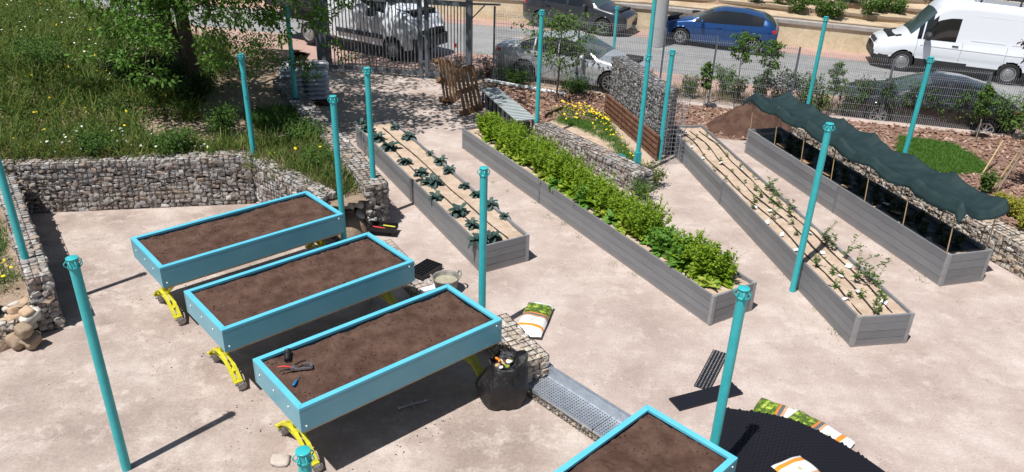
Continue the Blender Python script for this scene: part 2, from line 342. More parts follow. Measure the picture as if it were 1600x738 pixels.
# ---------------------------------------------------------------- gabions
def gabion(label, p0, p1, thick, z0, z1, st=(.125, .085), m='stone', side=1, wire=(.1, .1), faces='ftea', sub=None, name='gabion_wall', wr=.0036, zf1=None):
    """wall basket from p0 to p1; its front (right of p0->p1 when side=-1, left when +1) is the line p0-p1, thickness goes the other way"""
    p0 = np.array(p0[:2], float); p1 = np.array(p1[:2], float); L = np.linalg.norm(p1-p0); u = (p1-p0)/L
    nrm = np.array([-u[1], u[0]])*side           # outward normal of the front
    T = thing(name, label, 'gabion wall', (p0[0], p0[1], z0), math.atan2(u[1], u[0]))
    # local frame: x along u, y = left of u, front at y=0, back at y=-side*thick
    H = z1-z0; B = -side*thick; sw, sh = st
    mb = MB(); ins = .05
    ya, yb = sorted((0-side*ins, B+side*ins))
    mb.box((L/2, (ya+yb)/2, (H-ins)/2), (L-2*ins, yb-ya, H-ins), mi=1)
    def fill(o, a, b, La, Lb, nn, w, h):
        """o + a*s + b*t patch with stones"""
        rows = max(1, int(round(Lb/h))); Ts = []; Ms = []
        for r in range(rows):
            s = rng.uniform(0, w*.6); hh = Lb/rows
            while s < La:
                ww = w*rng.uniform(.6, 1.5); 
                if s+ww*.5 > La: break
                c = o+a*(min(s+ww/2, La-ww*.35))+b*((r+.5+rng.uniform(-.22, .22))*hh)-nn*rng.uniform(.034, .056)
                sc = np.array([ww*.54, hh*rng.uniform(.42, .8), .052*rng.uniform(.85, 1.25)])
                R = np.array([a, b, nn]).T; t = rng.normal(0, .3); ct, s_t = math.cos(t), math.sin(t)
                Ms.append(R@np.array([[ct, -s_t, 0], [s_t, ct, 0], [0, 0, 1]])@np.diag(sc)); Ts.append(c); s += ww*.93
        Ms = np.array(Ms); Ts = np.array(Ts); pick = rng.integers(0, len(ROCKS), len(Ts))
        for k in range(len(ROCKS)):
            q = pick == k
            if q.any(): mb.inst(ROCKS[k][0], ROCKS[k][1], Ms[q], Ts[q], 0)
    X = np.array([1., 0, 0]); Y = np.array([0, 1., 0]); Z = np.array([0, 0, 1.]); O = np.zeros(3)
    if 'f' in faces: fill(O, X, Z, L, H-.02, Y*side, sw, sh)
    if 'b' in faces: fill(np.array([0, B, 0]), X, Z, L, H-.02, -Y*side, sw, sh)
    if 't' in faces: fill(np.array([0, min(0, B), H]), X, Y, L, thick, Z, sw*.95, sh*1.15)
    if 'e' in faces: fill(np.array([L, min(0, B), 0]), Y, Z, thick, H-.02, X, sw*.9, sh)
    if 'a' in faces: fill(np.array([0, min(0, B), 0]), Y, Z, thick, H-.02, -X, sw*.9, sh)
    mb.build('stones', [m, 'fill'], T, smooth=False)
    w = MB(); wx, wz = wire
    def wirebox(x0, x1):
        ylo, yhi = sorted((side*.006, B-side*.006)); xs = np.linspace(x0, x1, max(2, int(round((x1-x0)/wx))+1)); zs = np.linspace(0, H+.006, max(2, int(round(H/wz))+1))
        for yy in (ylo, yhi):
            for x in xs: w.beam((x, yy, 0), (x, yy, H+.006), wr*2, wr*2)
            for z in zs: w.beam((x0, yy, z), (x1, yy, z), wr*2, wr*2)
        for x in xs: w.beam((x, ylo, H+.006), (x, yhi, H+.006), wr*2, wr*2)
        for y in np.linspace(ylo, yhi, max(2, int(round(thick/wx))+1))[1:-1]:
            w.beam((x0, y, H+.006), (x1, y, H+.006), wr*2, wr*2)
            for xx in (x0, x1): w.beam((xx, y, 0), (xx, y, H+.006), wr*2, wr*2)
        for xx in (x0, x1):
            for z in zs: w.beam((xx, ylo, z), (xx, yhi, z), wr*2, wr*2)
    nseg = max(1, int(round(L/2.0)))
    for i in range(nseg): wirebox(L*i/nseg+(-.006 if i == 0 else .004), L*(i+1)/nseg+(.006 if i == nseg-1 else -.004))
    w.build('wire_mesh', 'wire', T)
    return T

# ================================================================ SETTING
L0 = -.25                     # level of the lower terrace on the left
mb = MB(); mb.poly([(-60, -20, L0), (60, -20, L0), (60, 16, L0), (-60, 16, L0)]); kind(mb.build('terrace_ground', 'terrace'))
# upper garden ground
gpts = [(-2.55, 12.15), (-2.35, 11.6), (-.62, 8.85), (-.33, 8.95), (.24, 7.98), (.50, 8.24), (1.94, 6.79), (3.6, 5.1), (8, 0), (20, -12), (60, -12), (60, 18.9), (12.8, 18.9), (6, 20.9), (-.7, 22.3), (-7, 24.0), (-7.2, 20), (-6.3, 19.4), (-4.9, 16.6)]
mb = MB(); n_ = len(gpts)
mb.poly([(x, y, 0) for x, y in gpts])
mb.add([(x, y, 0) for x, y in gpts]+[(x, y, L0) for x, y in gpts], [(i, i+n_, (i+1) % n_+n_, (i+1) % n_) for i in range(n_)])
kind(mb.build('garden_ground', 'ground'))

def zs(x): return -.04*max(0.0, x-5)
def S(px, py, dz=0):
    z = 0
    for _ in range(12): p = at(px, py, z+dz); z = zs(p[0])
    return np.array([p[0], p[1], z+dz])
def strip(name, near, far, m, dz=0, cell=1.0):
    """sheet between two polylines given as x->y functions over x range"""
    xs = np.arange(-40, 41, 2.0); V = []; F = []
    for x in xs: V += [(x, near(x), zs(x)+dz), (x, far(x), zs(x)+dz)]
    for i in range(len(xs)-1): F.append((2*i, 2*i+2, 2*i+3, 2*i+1))
    mb = MB(); mb.add(V, F); return kind(mb.build(name, m))
def line(a, b): return lambda x: a[1]+(x-a[0])*(b[1]-a[1])/(b[0]-a[0])
Lfence = line((-.7, 22.35), (12.8, 18.95))
n1, n2 = S(745, 84), S(1240, 141); Lnear = line(n1, n2)
f1, f2 = S(770, 41), S(1551, 119); Lfar = line(f1, f2)
w1, w2 = S(1000, 47), S(1345, 84); Lwall = line(w1, w2)
strip('road', lambda x: Lfence(x)-.0, lambda x: Lwall(x)+.3, 'road')
strip('near_parking_lane', lambda x: Lfence(x)+.35, Lnear, 'pink', .004)
strip('far_parking_lane', Lfar, lambda x: Lwall(x)-.0, 'pink', .004)
# verge skirt between garden level and street
mb = MB(); xs = np.arange(-40, 41, 2.0); V = []
for x in xs: V += [(x, Lfence(x)-.35, .002), (x, Lfence(x)+.55, zs(x)+.012)]
mb.add(V, [(2*i, 2*i+2, 2*i+3, 2*i+1) for i in range(len(xs)-1)]); kind(mb.build('planted_verge', 'verge'))
# far retaining wall with coping, slope above
T = thing('retaining_wall', 'cream rendered low wall with concrete coping along the far side of the street', 'wall')
mb = MB(); cp = MB()
for i in range(40):
    xa, xb = -40+2*i, -38+2*i; a = np.array([xa, Lwall(xa)+.12, zs(xa)+.35]); b = np.array([xb, Lwall(xb)+.12, zs(xb)+.35])
    mb.beam(a, b, .24, 1.0); cp.beam(a+[0, 0, .56], b+[-.012, 0, .56], .36, .13)
mb.build('wall_face', 'cream_wall', T); cp.build('coping', 'coping', T)
mb = MB(); xs = np.arange(-40, 41, 1.0); slope_y = np.array([.26, .6, .62, 1.5, 1.52, 2.4, 2.42, 3.4, 3.42, 8, 30]); slope_z = np.array([.72, .78, .98, 1.04, 1.26, 1.32, 1.54, 1.6, 1.8, 2.6, 6])
V = [(x, Lwall(x)+y+.06*math.sin(x*1.7+k)*(k > 0), zs(x)+z+.03*math.sin(x*2.3+k)*(k > 0)) for x in xs for k, (y, z) in enumerate(zip(slope_y, slope_z))]
K = len(slope_y); mb.add(V, [(i*K+k, (i+1)*K+k, (i+1)*K+k+1, i*K+k+1) for i in range(len(xs)-1) for k in range(K-1)]); kind(mb.build('terraced_slope', 'slope'))
# ---- hill
def wallC_x(y): return -2.6-(y-12.25)*.467/.884
def sstep(a, b, x): t = min(1, max(0, (x-a)/(b-a))); return t*t*(3-2*t)
def hill_h(x, y):
    lx, ly = -8.0-(y-11.0)*.82, y
    if y < 12.9 and x < -5.4: base = .28+.25*sstep(9, 12.6, y); 
    else: base = .56
    d = wallC_x(max(y, 12.2))-x
    h = base+1.15*sstep(1.0, 8.5, d)*sstep(12.7, 17, y)+.35*sstep(14, 19, y)*sstep(.3, 4, d)
    h += .06*fbm((x, y, 0), .7)+.02*fbm((x, y, 3), 3)
    return h*(1-sstep(23.0, 25.5, y))+.0
def inpoly(x, y, P):
    c = False; j = len(P)-1
    for i in range(len(P)):
        xi, yi = P[i]; xj, yj = P[j]
        if (yi > y) != (yj > y) and x < (xj-xi)*(y-yi)/(yj-yi)+xi: c = not c
        j = i
    return c
HILL = [(-6.5, 9.05), (-9.15, 12.85), (-5.1, 13.85), (-2.95, 11.75), (-2.5, 12.3), (-6.35, 19.5), (-7.0, 25.5), (-40, 25.5), (-40, 9.5), (-11, 8.6), (-8.6, 8.55), (-7.4, 8.6)]
st_ = .15; gx = np.arange(-24, -2.3, st_); gy = np.arange(8.4, 25.6, st_); idx = {}; V = []; F = []
def vid(i, j):
    if (i, j) not in idx: idx[(i, j)] = len(V); V.append((gx[i], gy[j], hill_h(gx[i], gy[j])))
    return idx[(i, j)]
for i in range(len(gx)-1):
    for j in range(len(gy)-1):
        if inpoly(gx[i]+st_/2, gy[j]+st_/2, HILL): F.append((vid(i, j), vid(i+1, j), vid(i+1, j+1), vid(i, j+1)))
mb = MB(); mb.add(V, F); kind(mb.build('hillside', 'dirt', smooth=True))

# ---- mulch / bed sheets
def sheet(name, pts, m, z=.004, k='structure'):
    mb = MB(); mb.poly([(p[0], p[1], z) for p in pts]); o = mb.build(name, m); return kind(o, k)
bedA = [(-1.0, 21.9), (2.2, 21.45), (2.7, 20.2), (3.1, 16.2), (2.8, 14.5), (.6, 17.7), (-.3, 20.3)]
sheet('flower_bed_soil', bedA, 'bedsoil', .006)
mulchA = [(-.9, 21.95), (2.4, 21.4), (2.6, 19.6), (2.0, 18.7), (1.1, 19.0), (.5, 18.2), (-.25, 20.3)]
sheet('mulch_bed', mulchA, 'mulch', .012)
mulchB = [(3.0, 21.1), (12.8, 18.6), (30, 14.3), (30, 4), (9.6, 8.6), (8.75, 12.0), (7.2, 17.6), (5.3, 17.75), (4.6, 18.0), (3.3, 17.6)]
sheet('mulch_garden', mulchB, 'mulch', .006)
grassB = [tuple(at(*p)[:2]) for p in [(1405, 214), (1440, 218), (1490, 226), (1530, 250), (1545, 262), (1530, 271), (1475, 274), (1432, 262), (1400, 240)]]
sheet('grass_patch', grassB, 'weed_green', .012)

def scatter_in(poly, n, extra=None):
    P = np.array(poly); lo = P.min(0); hi = P.max(0); out = []
    while len(out) < n:
        x, y = rng.uniform(lo[0], hi[0]), rng.uniform(lo[1], hi[1])
        if inpoly(x, y, poly) and (extra is None or extra(x, y)): out.append((x, y))
    return np.array(out)
# bark chips
cv = np.array([[-1, -.4, -.12], [1, -.5, -.12], [.9, .5, -.12], [-.8, .4, -.12], [-.9, -.35, .12], [.9, -.4, .16], [.8, .45, .1], [-.85, .3, .12]])
cf = [(0, 3, 2, 1), (4, 5, 6, 7), (0, 1, 5, 4), (1, 2, 6, 5), (2, 3, 7, 6), (3, 0, 4, 7)]
mulchVis = [(3.1, 21.0), (12.8, 18.6), (15.5, 17.6), (15, 9), (10, 9.5), (8.75, 12.0), (7.2, 17.6), (5.3, 17.75), (3.3, 17.6)]
for poly, n, nm, z in ((mulchVis, 7000, 'bark_chips', .015), (mulchA, 1500, 'bark_chips', .02)):
    p = scatter_in(poly, n, lambda x, y: not inpoly(x, y, grassB)); M = rotm(n, .35)*rng.uniform(.025, .075, (n, 1, 1)); mb = MB()
    mb.inst(cv, cf, M, np.c_[p, np.full(n, z)+rng.uniform(0, .03, n)]); kind(mb.build(nm, 'chips'), 'stuff')

# ---------------------------------------------------------------- foliage templates
def blade(n=3, w=.5, curve=.35):
    """upright bent blade, unit height along z"""
    V = []; 
    for i in range(n+1):
        t = i/n; ww = w*(1-t)**.8*.5+.001; V += [(-ww, curve*t*t, t*(1-.25*curve*t)), (ww, curve*t*t, t*(1-.25*curve*t))]
    return np.array(V), [(2*i, 2*i+1, 2*i+3, 2*i+2) for i in range(n)]
def leafq(w=.45, fold=.12, curl=.12):
    """flat folded leaf, stalk at the origin, unit length along x"""
    V = [(0, 0, 0), (.35, w*.5, fold), (.35, -w*.5, fold), (.5, 0, 0.02), (.8, w*.32, fold*.6-curl*.6), (.8, -w*.32, fold*.6-curl*.6), (1, 0, -curl)]
    return np.array(V, float), [(0, 2, 3), (0, 3, 1), (3, 2, 5), (3, 5, 6), (3, 6, 4), (3, 4, 1)]
def leafs(w=.5, fold=.1):
    return np.array([(0, 0, 0), (.5, w*.5, fold), (1, 0, -.05), (.5, -w*.5, fold)], float), [(0, 3, 2), (0, 2, 1)]
BL = blade(3, .06); LQ = leafq(); LS = leafs(); 
def dirM(d, roll=None, scale=1.0):
    """matrices whose x axis is d (n,3), leaf face roughly up"""
    d = d/np.linalg.norm(d, axis=1, keepdims=True); up = np.tile([0, 0, 1.], (len(d), 1))+rng.normal(0, .45, (len(d), 3))
    y = np.cross(up, d); y /= np.linalg.norm(y, axis=1, keepdims=True)+1e-9; z = np.cross(d, y)
    M = np.stack([d, y, z], axis=2); s = np.asarray(scale)
    return M*(s[:, None, None] if s.ndim else s)
def rdirs(n, zlo=-1, zhi=1):
    z = rng.uniform(zlo, zhi, n); a = rng.uniform(0, 2*np.pi, n); r = np.sqrt(1-np.clip(z, -1, 1)**2); return np.c_[r*np.cos(a), r*np.sin(a), z]

# ---- hill vegetation (uncountable)
def edge_dist(x, y): return min(abs(y-(12.9+(x+9.3)*.2)) if x < -5 else 9, 9)
def clump_field(pts, zfun, h, nb, m, name, spread=.12, tpl=None, lean=.35, label=None):
    mb = MB(); tp = tpl or blade(3, .07, .5)
    n = len(pts)*nb; c = np.repeat(pts, nb, 0)+rng.normal(0, spread, (n, 2)); z = np.repeat([zfun(x, y) for x, y in pts], nb)
    hh = np.repeat(h*rng.uniform(.5, 1.25, len(pts)), nb)*rng.uniform(.5, 1.1, n)
    mb.inst(tp[0], tp[1], rotm(n, lean)*hh[:, None, None], np.c_[c, z-.02]); return kind(mb.build(name, m), 'stuff')
HV = [(-9.6, 13.1), (-5.2, 13.95), (-3.3, 12.4), (-2.9, 12.4), (-6.4, 19.2), (-7, 23.5), (-23, 23.5), (-23, 13)]
def bare(x, y):      # trodden soil below the tree
    return ((x+6.1)/1.7)**2+((y-14.9)/.9)**2 < 1 or ((x+4.5)/.6)**2+((y-15.6)/1.6)**2 < 1 or ((x+3.9)/.35)**2+((y-13.4)/.7)**2 < 1
dense = lambda x, y: not bare(x, y)
left = lambda x, y: x < -6.3+(y-13)*-.25 and not bare(x, y)
clump_field(scatter_in(HV, 3600, left), hill_h, .5, 26, 'weed', 'hill_weeds', .13, blade(3, .06, .55))
def leafy_field(pts, zfun, h, nl, m, name, r=.16, sz=.05):
    mb = MB(); n = len(pts)*nl; d = rdirs(n, -.1, 1); rad = rng.uniform(.35, 1, n)**.6
    H = np.repeat(h*rng.uniform(.5, 1.3, len(pts)), nl); c = np.repeat(pts, nl, 0); z = np.repeat([zfun(x, y) for x, y in pts], nl)
    P = np.c_[c[:, 0]+d[:, 0]*rad*r, c[:, 1]+d[:, 1]*rad*r, z+H*(.15+.85*np.abs(d[:, 2])*rad)]
    mb.inst(LS[0], LS[1], dirM(d+rng.normal(0, .4, (n, 3)), scale=sz*rng.uniform(.6, 1.5, n)), P); return kind(mb.build(name, m), 'stuff')
leafy_field(scatter_in(HV, 1300, left), hill_h, .36, 55, 'weed_green', 'hill_weeds', .22, .06)
leafy_field(scatter_in(HV, 800, lambda x, y: x < -7.0), hill_h, .5, 60, 'weed', 'hill_weeds', .3, .06)
clump_field(scatter_in(HV, 380, lambda x, y: (y < 13.2+(x+9.3)*.2+.4) and not bare(x, y)), hill_h, .3, 26, 'weed_dry', 'dry_weeds', .1)
clump_field(scatter_in(HV, 520, lambda x, y: (y < 13.2+(x+9.3)*.2+.7)), hill_h, .44, 26, 'weed', 'hill_weeds', .12)
bedBetween = [(-3.2, 12.5), (-2.95, 12.6), (-5.3, 17.2), (-6.0, 16.6), (-5.0, 14.2)]
clump_field(scatter_in(bedBetween, 330, dense), hill_h, .28, 30, 'weed_green', 'bed_weeds', .12)
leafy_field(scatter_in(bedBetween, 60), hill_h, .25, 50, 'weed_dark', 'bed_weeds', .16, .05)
clump_field(scatter_in(HV, 160, left), hill_h, .38, 16, 'weed_dry', 'dry_weeds', .12)
FL = [(1, 0, 0)]
fv = np.array([(0, 0, .25)]+[(math.cos(i*math.pi/3), math.sin(i*math.pi/3), 0) for i in range(6)]); ff = [(0, i+1, (i+1) % 6+1) for i in range(6)]
def flowers(pts, zfun, h, m, name, sz=.022):
    n = len(pts); mb = MB(); z = np.array([zfun(x, y) for x, y in pts])+h*rng.uniform(.5, 1.25, n)
    mb.inst(fv, ff, rotm(n, .35)*(sz*rng.uniform(.7, 1.3, n))[:, None, None], np.c_[pts, z]); return kind(mb.build(name, m), 'stuff')
flowers(scatter_in(HV, 330, lambda x, y: left(x, y) or y < 14), hill_h, .34, 'yellow_flower', 'yellow_wildflowers', .026)
flowers(scatter_in(HV, 300, lambda x, y: x < -7.5 and 16 < y < 21 and mnoise.noise(Vector((x*.9, y*.9, 3))) > .02), hill_h, .46, 'white_flower', 'white_wildflowers', .021)
flowers(scatter_in(HV, 90, lambda x, y: y < 14.2 and -9 < x < -6), hill_h, .3, 'white_flower', 'white_wildflowers', .024)
FB = [(-6.95, 9.15), (-9.25, 12.2), (-11.5, 12.2), (-10.4, 9.4), (-8.6, 8.9), (-7.5, 8.9)]
clump_field(scatter_in(FB, 560), hill_h, .2, 30, 'weed_green', 'flower_bed_greens', .1)
flowers(scatter_in(FB, 420), hill_h, .24, 'yellow_flower', 'yellow_daisies', .026)
# lawn patch blades and flower patch
clump_field(scatter_in(grassB, 2200), lambda x, y: 0.01, .10, 16, 'grass', 'lawn_grass', .06, blade(2, .12, .5))
FP = [tuple(at(*p)[:2]) for p in [(862, 178), (885, 168), (925, 172), (950, 190), (962, 212), (985, 240), (1000, 262), (985, 262), (950, 222), (905, 200), (870, 192)]]
clump_field(scatter_in(FP, 1000), lambda x, y: 0, .14, 24, 'grass', 'flower_patch_greens', .08)
FP2 = [tuple(at(*p)[:2]) for p in [(872, 168), (905, 166), (950, 192), (955, 202), (925, 190), (885, 176)]]
flowers(scatter_in(FP, 70), lambda x, y: .03, .16, 'yellow_flower', 'yellow_daisies', .028)
flowers(scatter_in(FP2, 55), lambda x, y: .03, .16, 'yellow_flower', 'yellow_daisies', .028)
flowers(scatter_in(FP2, 14), lambda x, y: .03, .15, 'orange_flower', 'orange_daisies', .03)
# verge weeds behind the fence
VG = [(-1.5, 22.9), (3.5, 21.7), (14, 19.1), (14, 20.2), (3.5, 22.6), (-1.5, 23.6)]
clump_field(scatter_in(VG, 260), lambda x, y: 0, .3, 12, 'weed_dry', 'verge_weeds', .15)
clump_field(scatter_in(VG, 150, lambda x, y: x > 4 or x < 2), lambda x, y: 0, .35, 16, 'weed', 'verge_weeds', .15)

# ================================================================ GABION WALLS
gabion('long stone-filled gabion retaining wall below the weedy hillside at the left', (-9.45, 12.78), (-5.08, 13.64), .42, L0, .72, side=-1, faces='ft')
gabion('gabion wall beside the backmost blue table, running from the hillside wall corner to rocks', (-5.08, 13.64), (-3.3, 11.92), .32, L0, .70, side=-1, faces='fteb')
gabion('long gabion wall running between the weedy bed and the kale planter', (-6.2, 18.95), (-2.58, 12.2), .40, -.02, .80, side=-1, faces='fteab')
gabion('low gabion wall at the far left casting a black shadow on the terrace', (-9.35, 12.55), (-6.66, 8.96), .30, L0, .62, st=(.13, .09), side=-1, faces='fteb')
gE0, gE1 = at(-260, 590, L0), at(32, 540, L0)
gabion('short pale gabion at the left edge beside loose boulders', gE0, gE1, .5, L0, .12, st=(.13, .1), m='stone_pale', side=-1, faces='ftea')
gabion('low gabion block of pale round stones between black bin bag and steel step', (-.33, 8.95), (.24, 7.98), .33, L0, .23, st=(.085, .075), m='stone_pale', side=-1, faces='fteab')
gabion('low gabion kerb hidden beneath the blue tables', (-2.37, 11.6), (-.64, 8.85), .30, L0, -.006, st=(.11, .09), side=-1, faces='fte')
gH0, gH1 = at(833, 196, .42), at(998, 275, .42)
gabion('low gabion wall running between leafy green planter and sandy flower bed', gH0, gH1, .40, 0, .45, st=(.11, .08), m='stone', side=-1, faces='fteab')
bG0, bG1 = (2.42, 19.55), (3.2, 16.45)
gabion('tall gabion wall of dark grey broken stones rising behind the rusty screen', bG0, bG1, .38, 0, 1.52, st=(.075, .07), m='stone_grey', side=-1, faces='fteab', wire=(.1, .2))
gabion('long pale gabion wall behind the net-covered planter at the right', (6.55, 17.4), (8.78, 10.2), .48, 0, .52, st=(.11, .08), m='stone_pale', side=-1, faces='fteab')
# empty wire cage at the near end of the tall gabion
T = thing('wire_cage', 'empty welded wire cage at the near end of the dark grey gabion', 'cage', (3.22, 16.42, 0))
w = MB(); ua = np.array([3.2-2.42, 16.45-19.55]); ua = ua/np.linalg.norm(ua); na = np.array([-ua[1], ua[0]])
q = [np.array([0, 0]), ua*.55, ua*.55+na*.4, na*.4]
for a, b in zip(q, q[1:]+q[:1]):
    Lq = np.linalg.norm(b-a); k = int(Lq/.1)
    for i in range(k+1): p = a+(b-a)*i/k; w.beam((*p, 0), (*p, 1.5), .005, .005)
    for z in np.arange(0.01, 1.52, .1): w.beam((*a, z), (*b, z), .005, .005)
w.build('wire_panels', 'steel', T)
# rusty corrugated screen in front of it
T = thing('rusty_screen', 'rust brown ribbed steel screen standing against the dark gabion foot', 'screen', (*bG0, 0), math.atan2(bG1[1]-bG0[1], bG1[0]-bG0[0]))
mb = MB(); Ls = 3.55; nz = 26; V = []; F = []
for ix in range(3):
    for iz in range(nz*2+1): V.append((.1+ix*(Ls-.1)/2, -.09-.011*(iz % 2), .02+iz*.56/(nz*2)))
for ix in range(2):
    for iz in range(nz*2): a = ix*(nz*2+1)+iz; F.append((a, a+nz*2+1, a+nz*2+2, a+1))
mb.add(V, F); 
mb.box((Ls/2+.05, -.075, .3), (Ls-.1, .01, .56)); mb.build('ribbed_sheet', 'rust', T)
mb = MB()
for x in (.1, 1.3, 2.5, Ls): mb.box((x, -.115, .3), (.03, .02, .6))
for z in np.arange(.06, .6, .13): mb.box((Ls/2+.05, -.13, z), (Ls-.05, .008, .008))
mb.build('frame_bar', 'rust', T)

# ---- rocks
def rock(p, s, label, m='stone_pale', zb=0, group='loose boulders by the left wall', rz=None):
    k = rng.integers(0, len(ROCKS)); v, f = ROCKS[k]; mb = MB(); R = rotm(1, .2)[0]; v = (v*np.array(s))@R.T; v = v-[0, 0, v[:, 2].min()]
    mb.add(v, f); o = mb.build('boulder', m, smooth=True); o.location = (p[0], p[1], zb); tag(o, label, 'boulder', group); return o
MT['rock_tan'] = mat('tan boulder', (.42, .28, .17), (.5, .38, .27), scale=7, rough=.9, bump=.7, bscale=18, bdist=.02)
MT['rock_white'] = mat('whitish boulder', (.5, .47, .42), (.6, .57, .52), scale=6, rough=.9, bump=.6, bscale=18, bdist=.02)
MT['rock_brown'] = mat('brown boulder', (.26, .19, .13), (.36, .28, .2), scale=7, rough=.9, bump=.7, bscale=18, bdist=.02)
for px, py, z, s, m_, lb in [
    (46, 515, L0, (.19, .16, .14), 'rock_white', 'large whitish boulder lying beside the short gabion at left edge'),
    (30, 538, L0, (.13, .11, .12), 'rock_brown', 'brown boulder at the foot of the boulder pile at left'),
    (52, 538, L0, (.14, .11, .09), 'rock_brown', 'flat brown boulder lowest beside the left wall end'),
    (38, 520, -.02, (.12, .1, .08), 'rock_brown', 'brown boulder wedged behind the large whitish boulder'),
    (47, 500, -.02, (.17, .14, .09), 'rock_white', 'pale grey boulder on top of the pile, leftmost terrace corner'),
    (26, 487, .1, (.12, .09, .08), 'rock_tan', 'orange tan boulder beside the yellow daisies'),
    (38, 478, .12, (.11, .09, .07), 'rock_tan', 'small tan boulder touching the left gabion wall'),
    (18, 479, .14, (.13, .1, .05), 'rock_white', 'flat whitish boulder below the yellow daisies'),
    (22, 498, .05, (.11, .08, .06), 'rock_tan', 'sandy boulder between the tan boulder and short gabion'),
    (42, 490, .1, (.10, .08, .06), 'rock_tan', 'pinkish small boulder above the large whitish one')]:
    rock(at(px, py, z+.05), s, lb, m_, z)
mb = MB(); 
# heap of soil under the boulders, lower left
v, f = ICO[3]; mb.add(v*np.array([.75, .5, .38])+np.array([-7.55, 8.75, -.27]), f); kind(mb.build('soil_bank', 'dirt', smooth=True))
mb = MB(); mb.add(v*np.array([.3, .34, .42])+np.array([-2.88, 12.3, -.15]), f); kind(mb.build('soil_bank', 'dirt', smooth=True))
for px, py, z, s, m_, lb in [
    (545, 322, .32, (.12, .1, .08), 'rock_white', 'white boulder beside the pole behind the backmost blue table'),
    (562, 323, .30, (.13, .1, .09), 'rock_white', 'roundish white boulder nearest the gabion wall end'),
    (556, 306, .36, (.12, .1, .08), 'rock_tan', 'tan boulder topmost of the rock steps'),
    (564, 336, .14, (.13, .09, .06), 'rock_white', 'flat white boulder in the middle of rock steps'),
    (548, 337, .12, (.1, .09, .08), 'rock_brown', 'brown boulder under the white boulder by the pole'),
    (557, 350, -.05, (.2, .12, .13), 'rock_brown', 'big sandy grey block in the rock steps'),
    (545, 363, -.2, (.1, .09, .06), 'rock_white', 'lowest white boulder by the backmost blue table'),
    (566, 366, -.22, (.13, .1, .1), 'rock_brown', 'dark boulder at the foot of the rock steps')]:
    rock(at(px, py, z+.05), s, lb, m_, z, 'boulders of the rock steps')
# small stones on the ground (stuff)
def pebbles(poly, n, z, lo, hi, name='pebbles', m='stone'):
    p = scatter_in(poly, n); mb = MB(); v, f = ICO[1]
    mb.inst(v*np.array([1, .8, .55]), f, rotm(n, .2)*rng.uniform(lo, hi, (n, 1, 1)), np.c_[p, np.full(n, z+.002)]); kind(mb.build(name, m, smooth=True), 'stuff')
pebbles([(-8, 5), (-.5, 5), (-.5, 9), (-5, 13.4), (-9, 12.6), (-6.3, 9)], 900, L0, .004, .012)
pebbles([(-2.2, 12.5), (.6, 8.2), (4, 5), (9, 5), (9, 10), (3, 17), (-3, 21)], 1800, 0, .004, .012)
pebbles([(.2, 7.9), (1.4, 6.7), (1.6, 6.9), (.9, 8.0), (.4, 8.0)], 120, L0, .01, .025, m='stone_pale')

# ================================================================ STEEL STEP
def steel_step():
    a = np.array([.241, 7.951]); b = np.array([1.641, 6.521]); 
    T = thing('steel_step', 'galvanised steel grating step on stones leading down to the lower terrace', 'step', (a[0], a[1], L0), math.atan2(b[1]-a[1], b[0]-a[0]))
    Ls = np.linalg.norm(b-a)+.3; W = .37; H = .14
    for k in range(2):
        g = MB(); x0, x1 = k*Ls/2+.01, (k+1)*Ls/2-.01
        for x in np.arange(x0, x1, .04): g.box((x, W/2, H+.004), (.02, W-.03, .006))
        for y in np.arange(.015, W-.02, .04): g.box(((x0+x1)/2, y, H+.0075), (x1-x0, .02, .008))
        g.box(((x0+x1)/2, W/2, H-.006), (x1-x0, W-.004, .01), mi=1); g.box(((x0+x1)/2, -.004, H-.012), (x1-x0, .008, .045)); g.build('grating', ['steel', 'fill'], T)
    g = MB(); g.box((Ls/2, W-.02, H+.075), (Ls, .012, .15)); g.box((Ls/2, W+.005, H+.152), (Ls, .055, .008)); g.build('back_edge', 'steel', T)
    s = MB(); s.box((Ls/2, W/2+.03, .06), (Ls-.04, W-.1, .12), mi=1); Ts = []; Ms = []
    for r in range(2):
        x = .02
        while x < Ls-.03:
            ww = rng.uniform(.05, .09); Ts.append((x+ww/2, .03+rng.uniform(-.01, .02), .035+r*.055)); Ms.append(rotm(1, .2)[0]@np.diag((ww*.5, .035, .03))); x += ww
    s.inst(ROCKS[0][0], ROCKS[0][1], np.array(Ms), np.array(Ts)); s.build('stones', ['stone_pale', 'fill'], T, smooth=True)
    w = MB()
    for x in np.arange(0, Ls, .05): w.beam((x, -.012, 0), (x, -.012, H-.03), .004, .004)
    for z in (.02, .07, .11): w.beam((0, -.012, z), (Ls, -.012, z), .004, .004)
    w.build('wire_mesh', 'wire', T)
steel_step()

